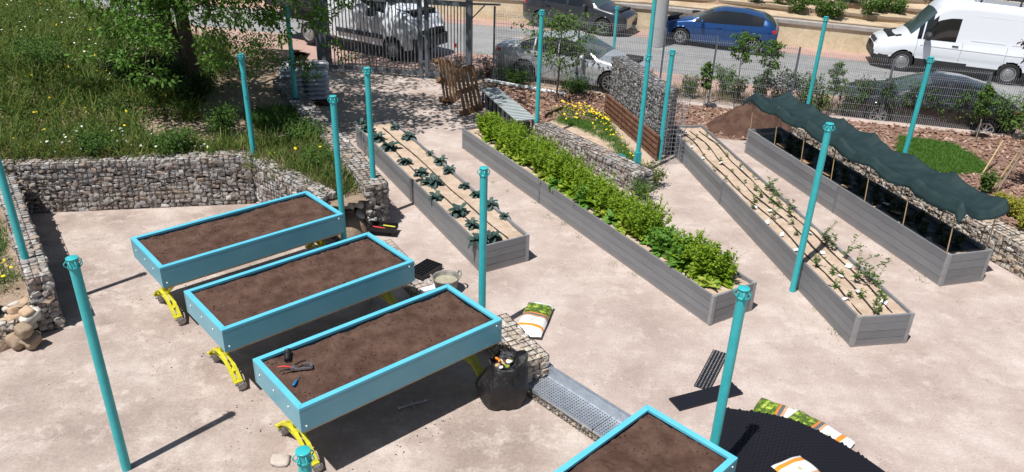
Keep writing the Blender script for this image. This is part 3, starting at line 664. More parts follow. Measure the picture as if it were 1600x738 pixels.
# ================================================================ PLANTERS (grey composite board)
def planter(label, NL, NR, FL, h, soil=None, soilm='bedsoil', depth=.06, boards=4):
    NL = np.array(NL); NR = np.array(NR); FL = np.array(FL)
    v = FL-NL; Ln = np.linalg.norm(v); v = v/Ln; u = NR-NL; W = np.linalg.norm(u)
    u = np.array([v[1], -v[0]])     # to the right of the length direction
    W = float(np.dot(NR-NL, u)); 
    off = float(np.dot(NR-NL, v))   # far/near skew of the end board
    T = thing('raised_planter', label, 'planter', (NL[0], NL[1], 0), math.atan2(v[1], v[0])-math.pi/2)
    # local: x = width, y = length away from the camera
    th = .035; bh = h/boards
    def wall(name, A, B, nrm):
        m_ = MB(); A = np.array(A); B = np.array(B); d = (B-A)/np.linalg.norm(B-A); n_ = np.array(nrm)
        LL = np.linalg.norm(B-A); cuts = [0, LL] if LL < 3 else list(np.arange(0, LL-1.5, 3.4))+[LL]
        for k in range(boards):
            for c0, c1 in zip(cuts[:-1], cuts[1:]):
                p = A+d*(c0+.002); q = A+d*(c1-.002); jit = rng.uniform(-.0025, .0025)
                c = (p+q)/2+n_*(-th/2+jit); m_.box((c[0], c[1], bh*(k+.5)), (np.linalg.norm(q-p), th, bh-.006), rz=math.atan2(d[1], d[0]))
        for c0 in cuts[1:-1]:
            c = A+d*c0+n_*.004; m_.box((c[0], c[1], h/2), (.05, .012, h-.002), rz=math.atan2(d[1], d[0]))
        return m_.build(name, 'board', T)
    P = [(0, 0), (W, off), (W, Ln+off*.6), (0, Ln)]
    for a, b, nm in ((0, 1, 'end_wall'), (1, 2, 'side_wall'), (2, 3, 'end_wall'), (3, 0, 'side_wall')):
        A = np.array(P[a]); B = np.array(P[b]); d = (B-A)/np.linalg.norm(B-A); n_ = np.array([d[1], -d[0]]); wall(nm, A+d*.03, B-d*.03, n_)
    for x, y in P: m_ = MB(); m_.box((x+(.022 if x == 0 else -.022), y+(.02 if y < 1 else -.02), h/2+.003), (.055, .055, h+.006)); m_.build('corner_post', 'postgrey', T)
    # soil with uneven surface
    m_ = MB(); nx, ny = 14, int(Ln/.07); V = []
    o = rng.uniform(0, 99)
    for i in range(nx+1):
        for j in range(ny+1):
            x = th+.003+(W-2*th-.006)*i/nx; y0 = th+off*x/W; y = y0+(Ln-2*th)*j/ny
            V.append((x, y, h-depth+.02*fbm((x, y, o), 3)+.012*fbm((x, y, o), 11)))
    m_.add(V, [(i*(ny+1)+j, (i+1)*(ny+1)+j, (i+1)*(ny+1)+j+1, i*(ny+1)+j+1) for i in range(nx) for j in range(ny)]); m_.build('soil', soilm, T, smooth=True)
    return T, Ln, W, off
G1, L1, W1, o1 = planter('grey board planter with dark kale, left of the leafy green planter', (-.48, 10.66), (.28, 11.14), (-3.62, 16.44), .49, depth=.05)
G2, L2, W2, o2 = planter('grey board planter overflowing with bright green leafy plants', (2.91, 9.34), (3.64, 9.8), (-1.21, 16.51), .49)
G3, L3, W3, o3 = planter('grey board planter with brown drip hoses and white plant tags', (4.8, 8.91), (5.64, 9.06), (3.58, 17.17), .49, depth=.05)
G4, L4, W4, o4 = planter('grey board planter beneath the dark green shade net', (6.95, 10.74), (7.76, 10.97), (5.38, 16.86), .57, depth=.08)
def loc(T, x, y, z=0):
    a = T.rotation_euler.z; c, s = math.cos(a), math.sin(a); return np.array([T.location.x+c*x-s*y, T.location.y+s*x+c*y, z])
def inv(T, p):
    a = -T.rotation_euler.z; c, s = math.cos(a), math.sin(a); dx, dy = p[0]-T.location.x, p[1]-T.location.y; return c*dx-s*dy, s*dx+c*dy

ORD = ['first', 'second', 'third', 'fourth', 'fifth', 'sixth', 'seventh', 'eighth', 'ninth', 'tenth', 'eleventh', 'twelfth', 'thirteenth', 'fourteenth', 'fifteenth', 'sixteenth', 'seventeenth', 'eighteenth', 'nineteenth', 'twentieth',
       'twenty-first', 'twenty-second', 'twenty-third', 'twenty-fourth', 'twenty-fifth', 'twenty-sixth', 'twenty-seventh', 'twenty-eighth', 'twenty-ninth', 'thirtieth', 'thirty-first', 'thirty-second', 'thirty-third', 'thirty-fourth', 'thirty-fifth', 'thirty-sixth', 'thirty-seventh', 'thirty-eighth', 'thirty-ninth', 'fortieth']
# ---- kale
def kale_mesh(seed, r=.2):
    mb = MB(); n = 13
    for i in range(n):
        a = i*2.4+rng.uniform(-.2, .2); up = .15+.85*(i/n); ln = r*rng.uniform(.75, 1.2)*(1.15-.45*i/n); w = ln*.42
        K = 6; V = []; c, s = math.cos(a), math.sin(a)
        for k in range(K+1):
            t = k/K; rr = ln*(t*(1-.25*t)); z = .03+ln*up*t*1.1-ln*(.75)*t*t*(1.1-.5*up); ww = w*math.sin(math.pi*min(1, .12+t*.86))**.8*.5*(1 if k < K else .3)
            for sg in (-1, 0, 1):
                y = sg*ww; V.append((rr*c-y*s, rr*s+y*c, z+abs(sg)*ww*.35+.006*math.sin(k*2.1+sg+i)))
        F = []
        for k in range(K):
            for q in range(2): b = k*3+q; F.append((b, b+1, b+4, b+3))
        mb.add(V, F)
    mb.tube([(0, 0, -.03), (0, 0, .1)], [.012, .008], 6)
    return mb
kales = []
for i in range(4):
    o = kale_mesh(i, .21).build('kale_plant', 'kale', smooth=True); kales.append(o)
def zp(px, py, z0): return at(px, py, z0)
zz = lambda x, y: (560+x/3.356, 180+y/3.356)
left_row = [(700, 640), (630, 655), (590, 568), (525, 505), (405, 430), (385, 350), (330, 300), (245, 240), (165, 165), (105, 120), (45, 70), (15, 40)]
right_row = [(765, 525), (690, 465), (622, 410), (555, 365), (478, 285), (430, 240), (378, 198), (262, 110), (190, 60)]
first = {k: True for k in range(4)}
for row, nm in ((left_row, 'left'), (right_row, 'right')):
    for i, (x, y) in enumerate(row):
        k = rng.integers(0, 4); p = at(*zz(x, y), .50); sc = rng.uniform(.8, 1.35)*(.85 if nm == 'right' else 1.15)
        lb = 'dark blue-green kale plant, %s from the near end of the kale planter\'s %s row' % (ORD[i], nm)
        if first[k]: o = kales[k]; first[k] = False
        else: o = kales[k].copy(); col.objects.link(o)
        o.location = (p[0], p[1], .45); o.rotation_euler = (0, 0, rng.uniform(0, 6.28)); o.scale = (sc,)*3; tag(o, lb, 'kale plant', 'kale plants in the grey planter')
for k in range(4):
    if first[k]: bpy.data.objects.remove(kales[k])

# ---- drip hoses
def hose(T, xs_, ln, z, label, off, group, wob=.02, y0=.12, r=.011):
    pts = []; ph = rng.uniform(0, 6)
    for y in np.arange(y0, ln, .1):
        x = xs_+wob*math.sin(y*1.3+ph)+wob*.5*math.sin(y*3.1+ph); pts.append(loc(T, x, y+off*x, z+.008*math.sin(y*4+ph)))
    mb = MB(); mb.tube(pts, r, 6); o = mb.build('drip_hose', 'hose', smooth=True); tag(o, label, 'hose', group)
hose(G1, .26, L1-.3, .455, 'dark drip hose beneath the left row of kale plants', o1/W1, 'drip hoses in the kale planter')
hose(G1, .54, L1-.3, .455, 'dark drip hose beneath the right row of kale plants', o1/W1, 'drip hoses in the kale planter')
for x, nm in ((.2, 'left'), (.43, 'middle'), (.66, 'right')):
    hose(G3, x, L3-.25, .452, '%s brown drip hose of the three on the tagged planter\'s sandy soil' % nm, o3/W3, 'drip hoses in the tagged planter', .045, r=.012)
hose(G2, .2, L2-.4, .45, 'brown drip hose along the bare edge of leafy green planter', o2/W2, 'drip hose')
# ---- tags
tv = np.array([(-.045, -.03, 0), (.045, -.03, 0), (.045, .03, .02), (-.045, .03, .02)])
def ptag(T, x, y, z, label, group):
    p = loc(T, x, y, z); mb = MB(); R = rotm(1, .25)[0]; s = rng.uniform(.8, 1.15)
    mb.add((tv*s)@R.T, [(0, 1, 2, 3)]); mb.add((tv*s)@R.T-[0, 0, .002], [(3, 2, 1, 0)])
    mb.tube([(0, 0, 0), (0, 0, -.05)], .003, 5); o = mb.build('plant_tag', 'tag'); o.location = p; tag(o, label, 'plant tag', group)
z3 = lambda x, y: (1040+x/3.688, 160+y/3.688)
z4 = lambda x, y: (1200+x/3.354, 340+y/3.354)
tags = [z4(*q) for q in [(400, 420), (520, 342), (475, 382), (425, 248), (383, 300), (610, 436), (288, 178), (148, 163), (222, 75), (75, 82), (300, 345)]]+[z3(*q) for q in [(585, 683), (515, 597), (605, 617), (345, 443), (525, 432), (440, 378), (320, 342), (275, 380), (210, 315), (165, 205), (140, 250), (95, 207), (115, 160), (710, 690)]]
tags.sort(key=lambda q: -q[1])
for i, (px, py) in enumerate(tags):
    p = at(px, py, .50); x, y = inv(G3, p); ptag(G3, min(max(x, .08), W3-.08), y, .475, 'small white plant tag, %s from the near end of hose-laid planter' % ORD[i], 'white plant tags in the sandy planter')

# ---- small plants in G3
def sprig_mesh(h, nl, lsz, m, lean=.3, stem='bark_pale', tpl=LQ, arcs=1):
    mb = MB()
    for a_ in range(arcs):
        az = rng.uniform(0, 6.28); K = 7; P = []
        for k in range(K+1):
            t = k/K; P.append((math.cos(az)*h*lean*t*t, math.sin(az)*h*lean*t*t, h*(t-.18*t*t)))
        mb.tube(P, [.006*(1-.6*k/K) for k in range(K+1)], 5, mi=1)
        n = nl; t = rng.uniform(.15, 1, n)*K; i0 = np.minimum(t.astype(int), K-1); fr = (t-i0)[:, None]; PP = np.array(P); pos = PP[i0]*(1-fr)+PP[i0+1]*fr
        mb.inst(tpl[0], tpl[1], dirM(rdirs(n, -.3, .6), scale=lsz*rng.uniform(.6, 1.3, n)), pos)
    return mb
smalls = [(sprig_mesh(.09, 8, .05, None), 'weed_green'), (sprig_mesh(.13, 12, .05, None, arcs=2), 'weed_green'), (sprig_mesh(.3, 16, .055, None, .5, arcs=2), 'weed_green'), (sprig_mesh(.42, 20, .055, None, .7, arcs=2), 'weed_green')]
so_ = [a.build('seedling', [b, 'bark_pale']) for a, b in smalls]; used = [False]*4
sp = [(0, q) for q in [(180, 190), (250, 262), (150, 235), (95, 180), (300, 235), (240, 180), (385, 385), (460, 452), (350, 425), (280, 375), (420, 495), (220, 300), (510, 415)]]
sp = [(k, z3(*q)) for k, q in sp]+[(1, z3(*q)) for q in [(355, 300), (435, 360), (320, 330), (520, 495), (550, 530), (585, 490), (515, 560), (480, 600)]]+[(2, z3(*q)) for q in [(610, 500), (650, 520), (600, 565), (655, 590), (620, 660), (740, 600), (715, 640)]]
sp += [(1, z4(*q)) for q in [(150, 80), (250, 210), (355, 350), (390, 290), (490, 400), (430, 400), (570, 488), (340, 280), (610, 430), (130, 20), (590, 470)]]+[(2, z4(*q)) for q in [(300, 130), (340, 150), (250, 240), (455, 320), (510, 300), (560, 440), (590, 400)]]+[(3, z4(*q)) for q in [(350, 95), (435, 200), (555, 255), (620, 345), (545, 320)]]
sp.sort(key=lambda q: -q[1][1]); names = ['tiny green seedling', 'small green plant', 'spindly green plant', 'tall arching bramble shoot']
cnt = {}
def ordn(i): return ORD[i] if i < len(ORD) else str(i+1)+'th'
for k, (px, py) in sp:
    p = at(px, py, .5); x, y = inv(G3, p); x = min(max(x, .08), W3-.08); p = loc(G3, x, y, .44); cnt[k] = cnt.get(k, 0)+1
    if not used[k]: o = so_[k]; used[k] = True
    else: o = so_[k].copy(); col.objects.link(o)
    o.location = p; o.rotation_euler = (0, 0, rng.uniform(0, 6.28)); s = rng.uniform(.8, 1.2); o.scale = (s,)*3
    tag(o, '%s, %s such from the tagged planter\'s near end' % (names[k], ordn(cnt[k]-1)), 'plant', 'young plants in the tagged planter')

# ---- leafy planter G2
def bushy(h, r, nst, nl, lsz, tpl, basal=0, bsz=.16):
    mb = MB()
    for s_ in range(nst):
        az = rng.uniform(0, 6.28); rr = r*rng.uniform(.1, 1); hh = h*rng.uniform(.65, 1.1); b = np.array([math.cos(az)*rr*.3, math.sin(az)*rr*.3, 0]); e = np.array([math.cos(az)*rr, math.sin(az)*rr, hh])
        mid = (b+e)/2+np.array([0, 0, hh*.08]); P = [b, mid, e]; mb.tube(P, [.007, .005, .003], 4, mi=1)
        n = nl; t = rng.uniform(.12, 1.05, n)**.85; pos = b+(e-b)*t[:, None]; d = rdirs(n, 0, .9)
        mb.inst(tpl[0], tpl[1], dirM(d, scale=lsz*(1.25-.75*t)*rng.uniform(.7, 1.3, n)), pos+rng.normal(0, .008, (n, 3)))
    if basal:
        d = rdirs(basal, .1, .9); v, f = leafq(.55, .1, .3); mb.inst(v, f, dirM(d, scale=bsz*rng.uniform(.7, 1.25, basal)), np.tile([0, 0, .02], (basal, 1)))
    return mb
gt = [(bushy(.46, .25, 20, 34, .068, leafq(.42, .1, .1), 20, .2), 'leaf_bright', 'tall bolting bright green plant'),
      (bushy(.36, .24, 18, 32, .075, leafq(.5, .1, .15), 22, .2), 'leaf_bright', 'bushy bright green plant'),
      (bushy(.28, .16, 10, 20, .09, leafq(.55, .1, .2), 26, .2), 'leaf_mid', 'broad-leaved chard plant'),
      (bushy(.12, .1, 3, 8, .08, leafq(.7, .12, .25), 44, .17), 'leaf_lettuce', 'pale yellow-green lettuce'),
      (bushy(.12, .1, 3, 6, .08, leafq(.6, .12, .3), 40, .19), 'leaf_mid', 'dark green cabbage')]
go = [a.build('leafy_plant', [b, 'leaf_mid']) for a, b, _ in gt]; used = [False]*5; cnt = {}
plants = []
y = .35
while y < L2-.25:
    t = y/L2
    for x in ((.34, .58) if t > .06 else (.4, .6)):
        k = 0 if rng.random() < .55 else 1
        if t < .16: k = 1 if rng.random() < .6 else 2
        if .17 < t < .22: k = 2
        if t > .9: k = 1
        plants.append((x+rng.uniform(-.04, .05), y+rng.uniform(-.06, .06), k))
    y += .235
for y, x, k in [(.33, .2, 3), (.5, .62, 3), (.75, .24, 3), (2.35, .2, 3), (1.0, .22, 2), (2.75, .24, 4), (3.6, .2, 2), (4.25, .2, 3), (4.5, .17, 4), (4.9, .2, 3), (5.9, .2, 3), (6.2, .19, 3), (6.5, .2, 3), (6.75, .2, 3), (1.5, .24, 2), (3.1, .2, 3)]: plants.append((x, y, k))
plants.sort(key=lambda q: q[1])
for x, y, k in plants:
    p = loc(G2, x, y+o2*x/W2, .44); cnt[k] = cnt.get(k, 0)+1
    if not used[k]: o = go[k]; used[k] = True
    else: o = go[k].copy(); col.objects.link(o)
    s = rng.uniform(.95, 1.3)*(1 if k < 3 else .9); o.location = p; o.rotation_euler = (0, 0, rng.uniform(0, 6.28)); o.scale = (s, s, s*rng.uniform(.85, 1.15))
    tag(o, '%s, %s such from the overflowing planter\'s near end' % (gt[k][2], ordn(cnt[k]-1)), 'leafy plant', 'leafy greens in the planter')
for k in range(5):
    if not used[k]: bpy.data.objects.remove(go[k])

# ---- planter 4 : plants in the shade, card mulch, canes and net
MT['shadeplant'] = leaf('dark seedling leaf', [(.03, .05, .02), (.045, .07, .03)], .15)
MT['blackfilm'] = mat('black weed film', (.008, .009, .01), rough=.45, bump=.6, bscale=12)
V = []; F = []; nx, ny = 8, 60; mb = MB()
for i in range(nx+1):
    for j in range(ny+1):
        x = .06+(W4-.12)*i/nx; y = .2+(L4-.5)*j/ny+o4*x/W4; V.append((x, y, .512+.02*math.sin(j*.9)*math.sin(i*.8)+.012*fbm((x, y, 0), 6)))
mb.add(V, [(i*(ny+1)+j, (i+1)*(ny+1)+j, (i+1)*(ny+1)+j+1, i*(ny+1)+j+1) for i in range(nx) for j in range(ny)]); o = mb.build('weed_film', 'blackfilm', smooth=True)
o.location = G4.location; o.rotation_euler = G4.rotation_euler; tag(o, 'black plastic weed film spread over the soil beneath the shade net', 'film')
for i, (px, py, w_, h_) in enumerate([(1227, 229, .42, .2), (1263, 254, .3, .2), (1296, 273, .28, .16), (1390, 320, .2, .1), (1404, 333, .2, .1), (1325, 292, .2, .12)]):
    p = at(px, py, .54); mb = MB(); mb.box((0, 0, .006), (w_*.5, h_, .012), rz=.3); mb.box((w_*.25, .06, .012), (w_*.45, h_*.7, .01), rz=.7)
    o = mb.build('cardboard_sheet', 'cardboard' if i != 3 else 'tag'); o.location = (p[0], p[1], .535); o.rotation_euler = (.03, .04, G4.rotation_euler.z+1.3)
    tag(o, ['%s brown cardboard piece from the far end of the netted planter' % ORD[i], 'small pale sheet on black film under the shade net'][i == 3], 'cardboard', 'cardboard pieces under the net')
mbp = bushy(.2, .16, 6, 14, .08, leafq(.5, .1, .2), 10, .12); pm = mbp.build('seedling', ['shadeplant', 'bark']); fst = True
for i, yy in enumerate(np.arange(.5, L4-.4, .42)):
    for x, nm in ((.3, 'left'), (.55, 'right')):
        if fst: o = pm; fst = False
        else: o = pm.copy(); col.objects.link(o)
        o.location = loc(G4, x, yy+rng.uniform(-.06, .06), .5); o.rotation_euler = (0, 0, rng.uniform(0, 6)); tag(o, 'shaded seedling, %s from near end in the %s row under the net' % (ORD[i], nm), 'plant', 'shaded seedlings under the net')
# net : support points (near lower edge, ridge, far edge)
ncanes = 7; ridge = []
ys_ = np.linspace(-.35, L4+.3, 9)
nearz = lambda y: 1.0; farz = lambda y: 1.42
Vn = []; NU, NV = 260, 28
sup = np.linspace(.08, L4-.05, 7)
def net_z(u, v):
    """u along 0..1, v across 0 near edge..1 far edge"""
    y = -.06+(L4+.34)*u
    xr = v*1.16-.14                    # 0..1 between the two cane rows
    dy = min(abs(y-q) for q in sup); z = 1.31+.02*math.sin(y*2.1)
    for xc, hgt in ((0, .085), (1, .10)):
        d = math.hypot(dy, (xr-xc)*W4*(1.3 if 0 <= xr <= 1 else .8)); z += hgt*math.exp(-d/.16)+.035*math.exp(-(d/.4)**2)
    # taut folds running between neighbouring canes
    z += .03*math.exp(-(xr/.10)**2)+.035*math.exp(-((xr-1)/.10)**2)-.05*math.sin(math.pi*min(1, max(0, xr)))
    if xr < 0: z -= (-xr)*1.0*(1+.12*math.sin(y*2.3))
    if xr > 1: z -= (xr-1)*2.5
    e1 = y-sup[-1]
    if e1 > 0: z -= e1*.55
    if y < .04: z -= (.04-y)*1.1
    z += .022*fbm((y*1.7, v*1.9, 1), 2.6)+.012*abs(mnoise.noise(Vector((y*3.1+v*3, v*4.5-y*1.3, 2.))))
    return y, z
for i in range(NU+1):
    for j in range(NV+1):
        u, v = i/NU, j/NV; y, z = net_z(u, v); x = .02+(v*1.16-.14)*(W4-.05); Vn.append((x, y+o4*max(0, x)/W4+.03*math.sin(v*5+u*20), z))
nf = len(Vn); mb = MB(); mb.add(Vn, [(i*(NV+1)+j, (i+1)*(NV+1)+j, (i+1)*(NV+1)+j+1, i*(NV+1)+j+1) for i in range(NU) for j in range(NV)])
o = mb.build('shade_net', 'net', smooth=True); o.location = G4.location; o.rotation_euler = G4.rotation_euler
sm = o.modifiers.new('thickness', 'SOLIDIFY'); sm.thickness = .004
tag(o, 'dark green shade net sagging over canes along the whole rightmost grey planter', 'shade net')
k = 0
for side_, xx, zt_ in (('near', .03, 1.42), ('far', W4-.04, 1.42)):
    for i, yy in enumerate(sup):
        a = loc(G4, xx, yy+o4*xx/W4, .44); b = loc(G4, xx-.03 if side_ == 'near' else xx, yy+.06, zt_-.02); mb = MB(); mb.tube([(0, 0, 0), tuple(b-a)], .009, 6); o = mb.build('bamboo_cane', 'cane', smooth=True); o.location = a
        tag(o, 'thin bamboo cane, %s from the near end on the %s side holding up the net' % (ORD[i], side_), 'cane', 'canes holding up the shade net')

# ================================================================ MOBILE BLUE TABLES
ZT = .85
def table_rect(c):
    A, B, C, D = [at(*p, ZT)[:2] for p in c]   # left, back, right, front
    u = (B-A)+(C-D); u /= np.linalg.norm(u); v = np.array([-u[1], u[0]]); ctr = (A+B+C+D)/4
    Ln = (np.linalg.norm(B-A)+np.linalg.norm(C-D))/2; W = (abs(np.dot(A-D, v))+abs(np.dot(B-C, v)))/2
    return ctr, u, Ln, W
def planter_table(label, ctr, u, Ln, W, seed, zt=ZT, g=L0):
    T = thing('mobile_planter_table', label, 'planter table', (ctr[0], ctr[1], g), math.atan2(u[1], u[0]), 'mobile blue planter tables')
    H = zt-g; bh = .32; rw = .065; rh = .035
    for nm, sx, sy in (('side', 0, 1), ('side', 0, -1), ('end', 1, 0), ('end', -1, 0)):
        mb = MB()
        if nm == 'side': mb.box((0, sy*(W/2-.012), H-rh-bh/2+.017), (Ln, .02, bh-.035))
        else: mb.box((sx*(Ln/2-.012), 0, H-rh-bh/2+.017), (.02, W-.05, bh-.035))
        mb.build(nm+'_panel', 'panel', T)
    mb = MB()
    for sy in (1, -1):      # mitred rim
        V = []
        for z in (H-rh, H):
            V += [(-Ln/2, sy*W/2, z), (Ln/2, sy*W/2, z), (Ln/2-rw, sy*(W/2-rw), z), (-Ln/2+rw, sy*(W/2-rw), z)]
        mb.add(V, [(0, 1, 2, 3), (7, 6, 5, 4), (0, 4, 5, 1), (1, 5, 6, 2), (2, 6, 7, 3), (3, 7, 4, 0)])
        V = []
        for z in (H-rh, H):
            V += [(sy*Ln/2, -W/2, z), (sy*Ln/2, W/2, z), (sy*(Ln/2-rw), W/2-rw, z), (sy*(Ln/2-rw), -W/2+rw, z)]
        V = np.array(V)*[1, .9985, 1]
        mb.add(V, [(0, 1, 2, 3), (7, 6, 5, 4), (0, 4, 5, 1), (1, 5, 6, 2), (2, 6, 7, 3), (3, 7, 4, 0)])
    rim = mb.build('rim', 'cyan_rim', T); bv = rim.modifiers.new('b', 'BEVEL'); bv.width = .003; bv.segments = 2
    mb = MB(); mb.box((0, 0, H-bh+.0), (Ln-.06, W-.06, .012)); mb.build('base_sheet', 'trim', T)
    mb = MB(); nx, ny = 150, 66; V = []; a, b = Ln/2-rw+.012, W/2-rw+.012
    for i in range(nx+1):
        for j in range(ny+1):
            x, y = -a+2*a*i/nx, -b+2*b*j/ny; e = min(a-abs(x), b-abs(y)); z = H-.045+.022*fbm((x, y, seed*9.3), 1.6)+.014*fbm((x, y, seed), 7)+.008*fbm((x, y, seed), 22)+.010*abs(fbm((x, y, seed+4), 13))-.02*math.exp(-e*14)
            V.append((x, y, min(z, H-.014)))
    mb.add(V, [(i*(ny+1)+j, (i+1)*(ny+1)+j, (i+1)*(ny+1)+j+1, i*(ny+1)+j+1) for i in range(nx) for j in range(ny)])
    v, f = ICO[1]; n = 420; px = np.c_[rng.uniform(-a+.03, a-.03, n), rng.uniform(-b+.03, b-.03, n)]; px = np.c_[px, [H-.045+.022*fbm((x, y, seed*9.3), 1.6)+.014*fbm((x, y, seed), 7)+.006 for x, y in px]]
    mb.inst(v*[1, .8, .7], f, rotm(n, .5)*(rng.uniform(0, 1, (n, 1, 1))**4*.014+.003), px); mb.build('soil', 'soil', T, smooth=True)
    for bx_, by_ in ((-Ln/2-.002, -.3), (-Ln/2-.002, .05), (-Ln/2-.002, .4)):
        mb = MB(); mb.lathe([(.012, 0), (.01, .006), (0, .008)], (0, 0, 0), 10); o = mb.build('bolt', 'white', T, smooth=True); o.location = (bx_, by_, H-.13); o.rotation_euler = (0, -math.pi/2, 0)
    for bx_, bz_ in ((-Ln/2+.06, .25), (Ln/2-.09, .06)):
        mb = MB(); mb.lathe([(.012, 0), (.01, .006), (0, .008)], (0, 0, 0), 10); o = mb.build('bolt', 'white', T, smooth=True); o.location = (bx_, -W/2-.002, H-bz_); o.rotation_euler = (math.pi/2, 0, 0)
    # pale timber bearer + yellow chassis
    mb = MB()
    for sy in (1, -1): mb.box((0, sy*(W/2-.05), H-bh-.022), (Ln-.08, .05, .028))
    mb.build('bearer', 'cane', T)
    mb = MB()
    for sy in (1, -1): mb.box((0, sy*(W/2-.14), H-bh-.06), (Ln-.2, .045, .045))
    for x in (-Ln/2+.22, 0, Ln/2-.22): mb.box((x, 0, H-bh-.058), (.045, W-.33, .04))
    mb.build('chassis', 'yellow', T)
    for sx in (-1, 1):
        mb = MB(); x = sx*(Ln/2-.16); hw = .40
        for dx in (-.035, .035):
            P = []
            for k in range(13):
                t = -1+2*k/12; P.append((x+dx, hw*t, .17+.24*(1-abs(t)**1.8)))
            for a_, b_ in zip(P[:-1], P[1:]): mb.beam(a_, b_, .022, .045, up=(1, 0, 0))
        mb.beam((x, 0, .40), (x, 0, H-bh-.05), .05, .05)
        for s in (-1, 1): mb.beam((x, s*.06, .38), (x+sx*-.16, s*.33, H-bh-.05), .03, .045); mb.box((x, s*hw, .165), (.11, .09, .02))
        mb.beam((x, -.33, .27), (x, .33, .27), .03, .02)
        mb.build('leg_frame', 'yellow', T)
        for s in (-1, 1):
            ca = MB(); cx, cy = x-.02*sx, s*hw; tr = .062
            ca.box((cx, cy, .148), (.075, .075, .014), mi=1)
            ca.tube([(cx, cy, .14), (cx, cy, .125)], .028, 10, mi=1)
            for q in (-.026, .026): ca.beam((cx, cy+q, .13), (cx+.03, cy+q, .062), .005, .05, mi=1, up=(0, 1, 0))
            ca.box((cx+.012, cy, .118), (.07, .056, .03), mi=1)
            ca.lathe([(.012, -.018), (.05, -.018), (.06, -.012), (tr, 0), (.06, .012), (.05, .018), (.012, .018)], (cx+.03, cy, tr), 18, mi=0, axis='y', close=True)
            ca.box((cx-.04, cy, .10), (.05, .03, .012), mi=1)
            ca.build('caster', ['rag', 'steel'], T, smooth=False)
    return T
TB = [[(201.7, 372), (477.7, 298.6), (538.7, 333.5), (250.8, 418.9)], [(284.7, 456), (574.3, 362.3), (649, 408), (348.3, 515.4)], [(391.7, 562.7), (699.7, 443), (785, 499.7), (469.7, 637.8)]]
rects = [table_rect(c) for c in TB]
lbs = ['backmost blue wheeled planter table of brown soil, nearest the hillside wall', 'blue wheeled soil table between the backmost one and the one holding pliers', 'blue wheeled soil table with pliers and blue tool lying on its soil']
for i, (r, lb) in enumerate(zip(rects, lbs)): planter_table(lb, *r, seed=i+1)
bk, rt = at(1011.3, 631.6, ZT)[:2], at(1153.2, 715.5, ZT)[:2]; lf = at(863, 738, ZT)[:2]
u4 = (bk-lf)/np.linalg.norm(bk-lf); v4 = np.array([u4[1], -u4[0]]); W4t = rects[2][3]; L4t = rects[2][2]
ctr4 = bk-u4*L4t/2+v4*abs(np.dot(rt-bk, v4))/2
planter_table('blue wheeled soil table cut off by the photo\'s bottom edge, right of steel step', ctr4, u4, L4t, abs(np.dot(rt-bk, v4)), 4)
SOILZ = ZT-.04

# tools on the third table
p = at(458, 580, SOILZ); T = thing('hand_pliers', 'silver clamp pliers with a red handle lying on the nearest soil table', 'pliers', (p[0], p[1], SOILZ+.01), .35)
mb = MB(); mb.box((-.0, 0, .03), (.05, .05, .035)); mb.beam((.02, -.03, .03), (.2, -.05, .03), .025, .02); mb.beam((.2, -.055, .03), (.2, .04, .03), .022, .02); mb.beam((.2, .04, .03), (.12, .04, .03), .02, .018); mb.build('jaw', 'grey_metal', T)
for a_, b_ in (((-.02, .01, .04), (-.16, .04, .05)), ((-.02, -.01, .03), (-.15, -.03, .03)), ((.03, .03, .05), (.15, .09, .04))):
    mb = MB(); mb.tube([a_, tuple((np.array(a_)+np.array(b_))/2+[0, 0, .012]), b_], [.011, .009, .006], 8); mb.build('handle', 'red' if a_[0] < 0 and b_[1] > 0 else 'black_plastic', T, smooth=True)
p = at(450, 560, SOILZ); mb = MB(); mb.tube([(-.0, -.09, .03), (0, 0, .05), (.01, .1, .035)], [.03, .034, .028], 8)
for k in range(9): mb.lathe([(.034, -.004), (.04, 0), (.034, .004)], (0, -.09+.022*k, .042), 10, axis='y')
o = mb.build('ribbed_hose', 'black_plastic', smooth=True); o.location = (p[0]-.0, p[1], SOILZ-.0); o.rotation_euler = (0, 0, .25); tag(o, 'short black ribbed hose piece beside the pliers on nearest soil table', 'hose')
p = at(462, 600, SOILZ); T = thing('screwdriver', 'bright blue handled tool stuck in the nearest soil table', 'tool', (p[0], p[1], SOILZ), 1.45)
mb = MB(); mb.tube([(-.06, 0, .02), (-.05, 0, .022), (.03, 0, .02), (.045, 0, .02)], [.012, .017, .015, .008], 8); mb.build('handle', 'blue_tool', T, smooth=True)
mb = MB(); mb.tube([(.045, 0, .02), (.12, 0, .01)], .004, 6); mb.build('blade', 'grey_metal', T)

# ================================================================ TEAL POLES
def pole_parts(h, r=.05, tall=0):
    mb = MB(); mb.tube([(0, 0, 0), (0, 0, h)], r, 20, mi=0); return mb
def ring_mb(r=.05):
    mb = MB(); mb.lathe([(r+.004, -.012), (r+.008, -.01), (r+.008, .0), (r+.004, .002), (0, .003)], (0, 0, 0), 20)
    for k in range(7):
        a = 2*math.pi*k/7; c, s = math.cos(a), math.sin(a); P = []
        for i in range(9):
            t = math.pi*i/8; rr = r+.003+.03*math.sin(t); P.append((rr*c-s*.0, rr*s, -.10+.075*(i/8)))
        mb.tube(P, .0055, 5)
    mb.lathe([(r+.002, -.115), (r+.007, -.11), (r+.007, -.09), (r+.002, -.085)], (0, 0, 0), 20)
    return mb
TOPS = {'P1': (111, 403), 'P3': (379, 84), 'P4': (450, 10), 'P5': (519, 150), 'P6': (574, 106), 'P7': (755, 262), 'P8': (848, 16), 'P9': (964, 10), 'P10': (1018, 86), 'P11': (1052, 78), 'P12': (1289, 26), 'P13': (1461, 90), 'P14': (1298, 193), 'P15': (1162, 450), 'P16': (507, 698)}
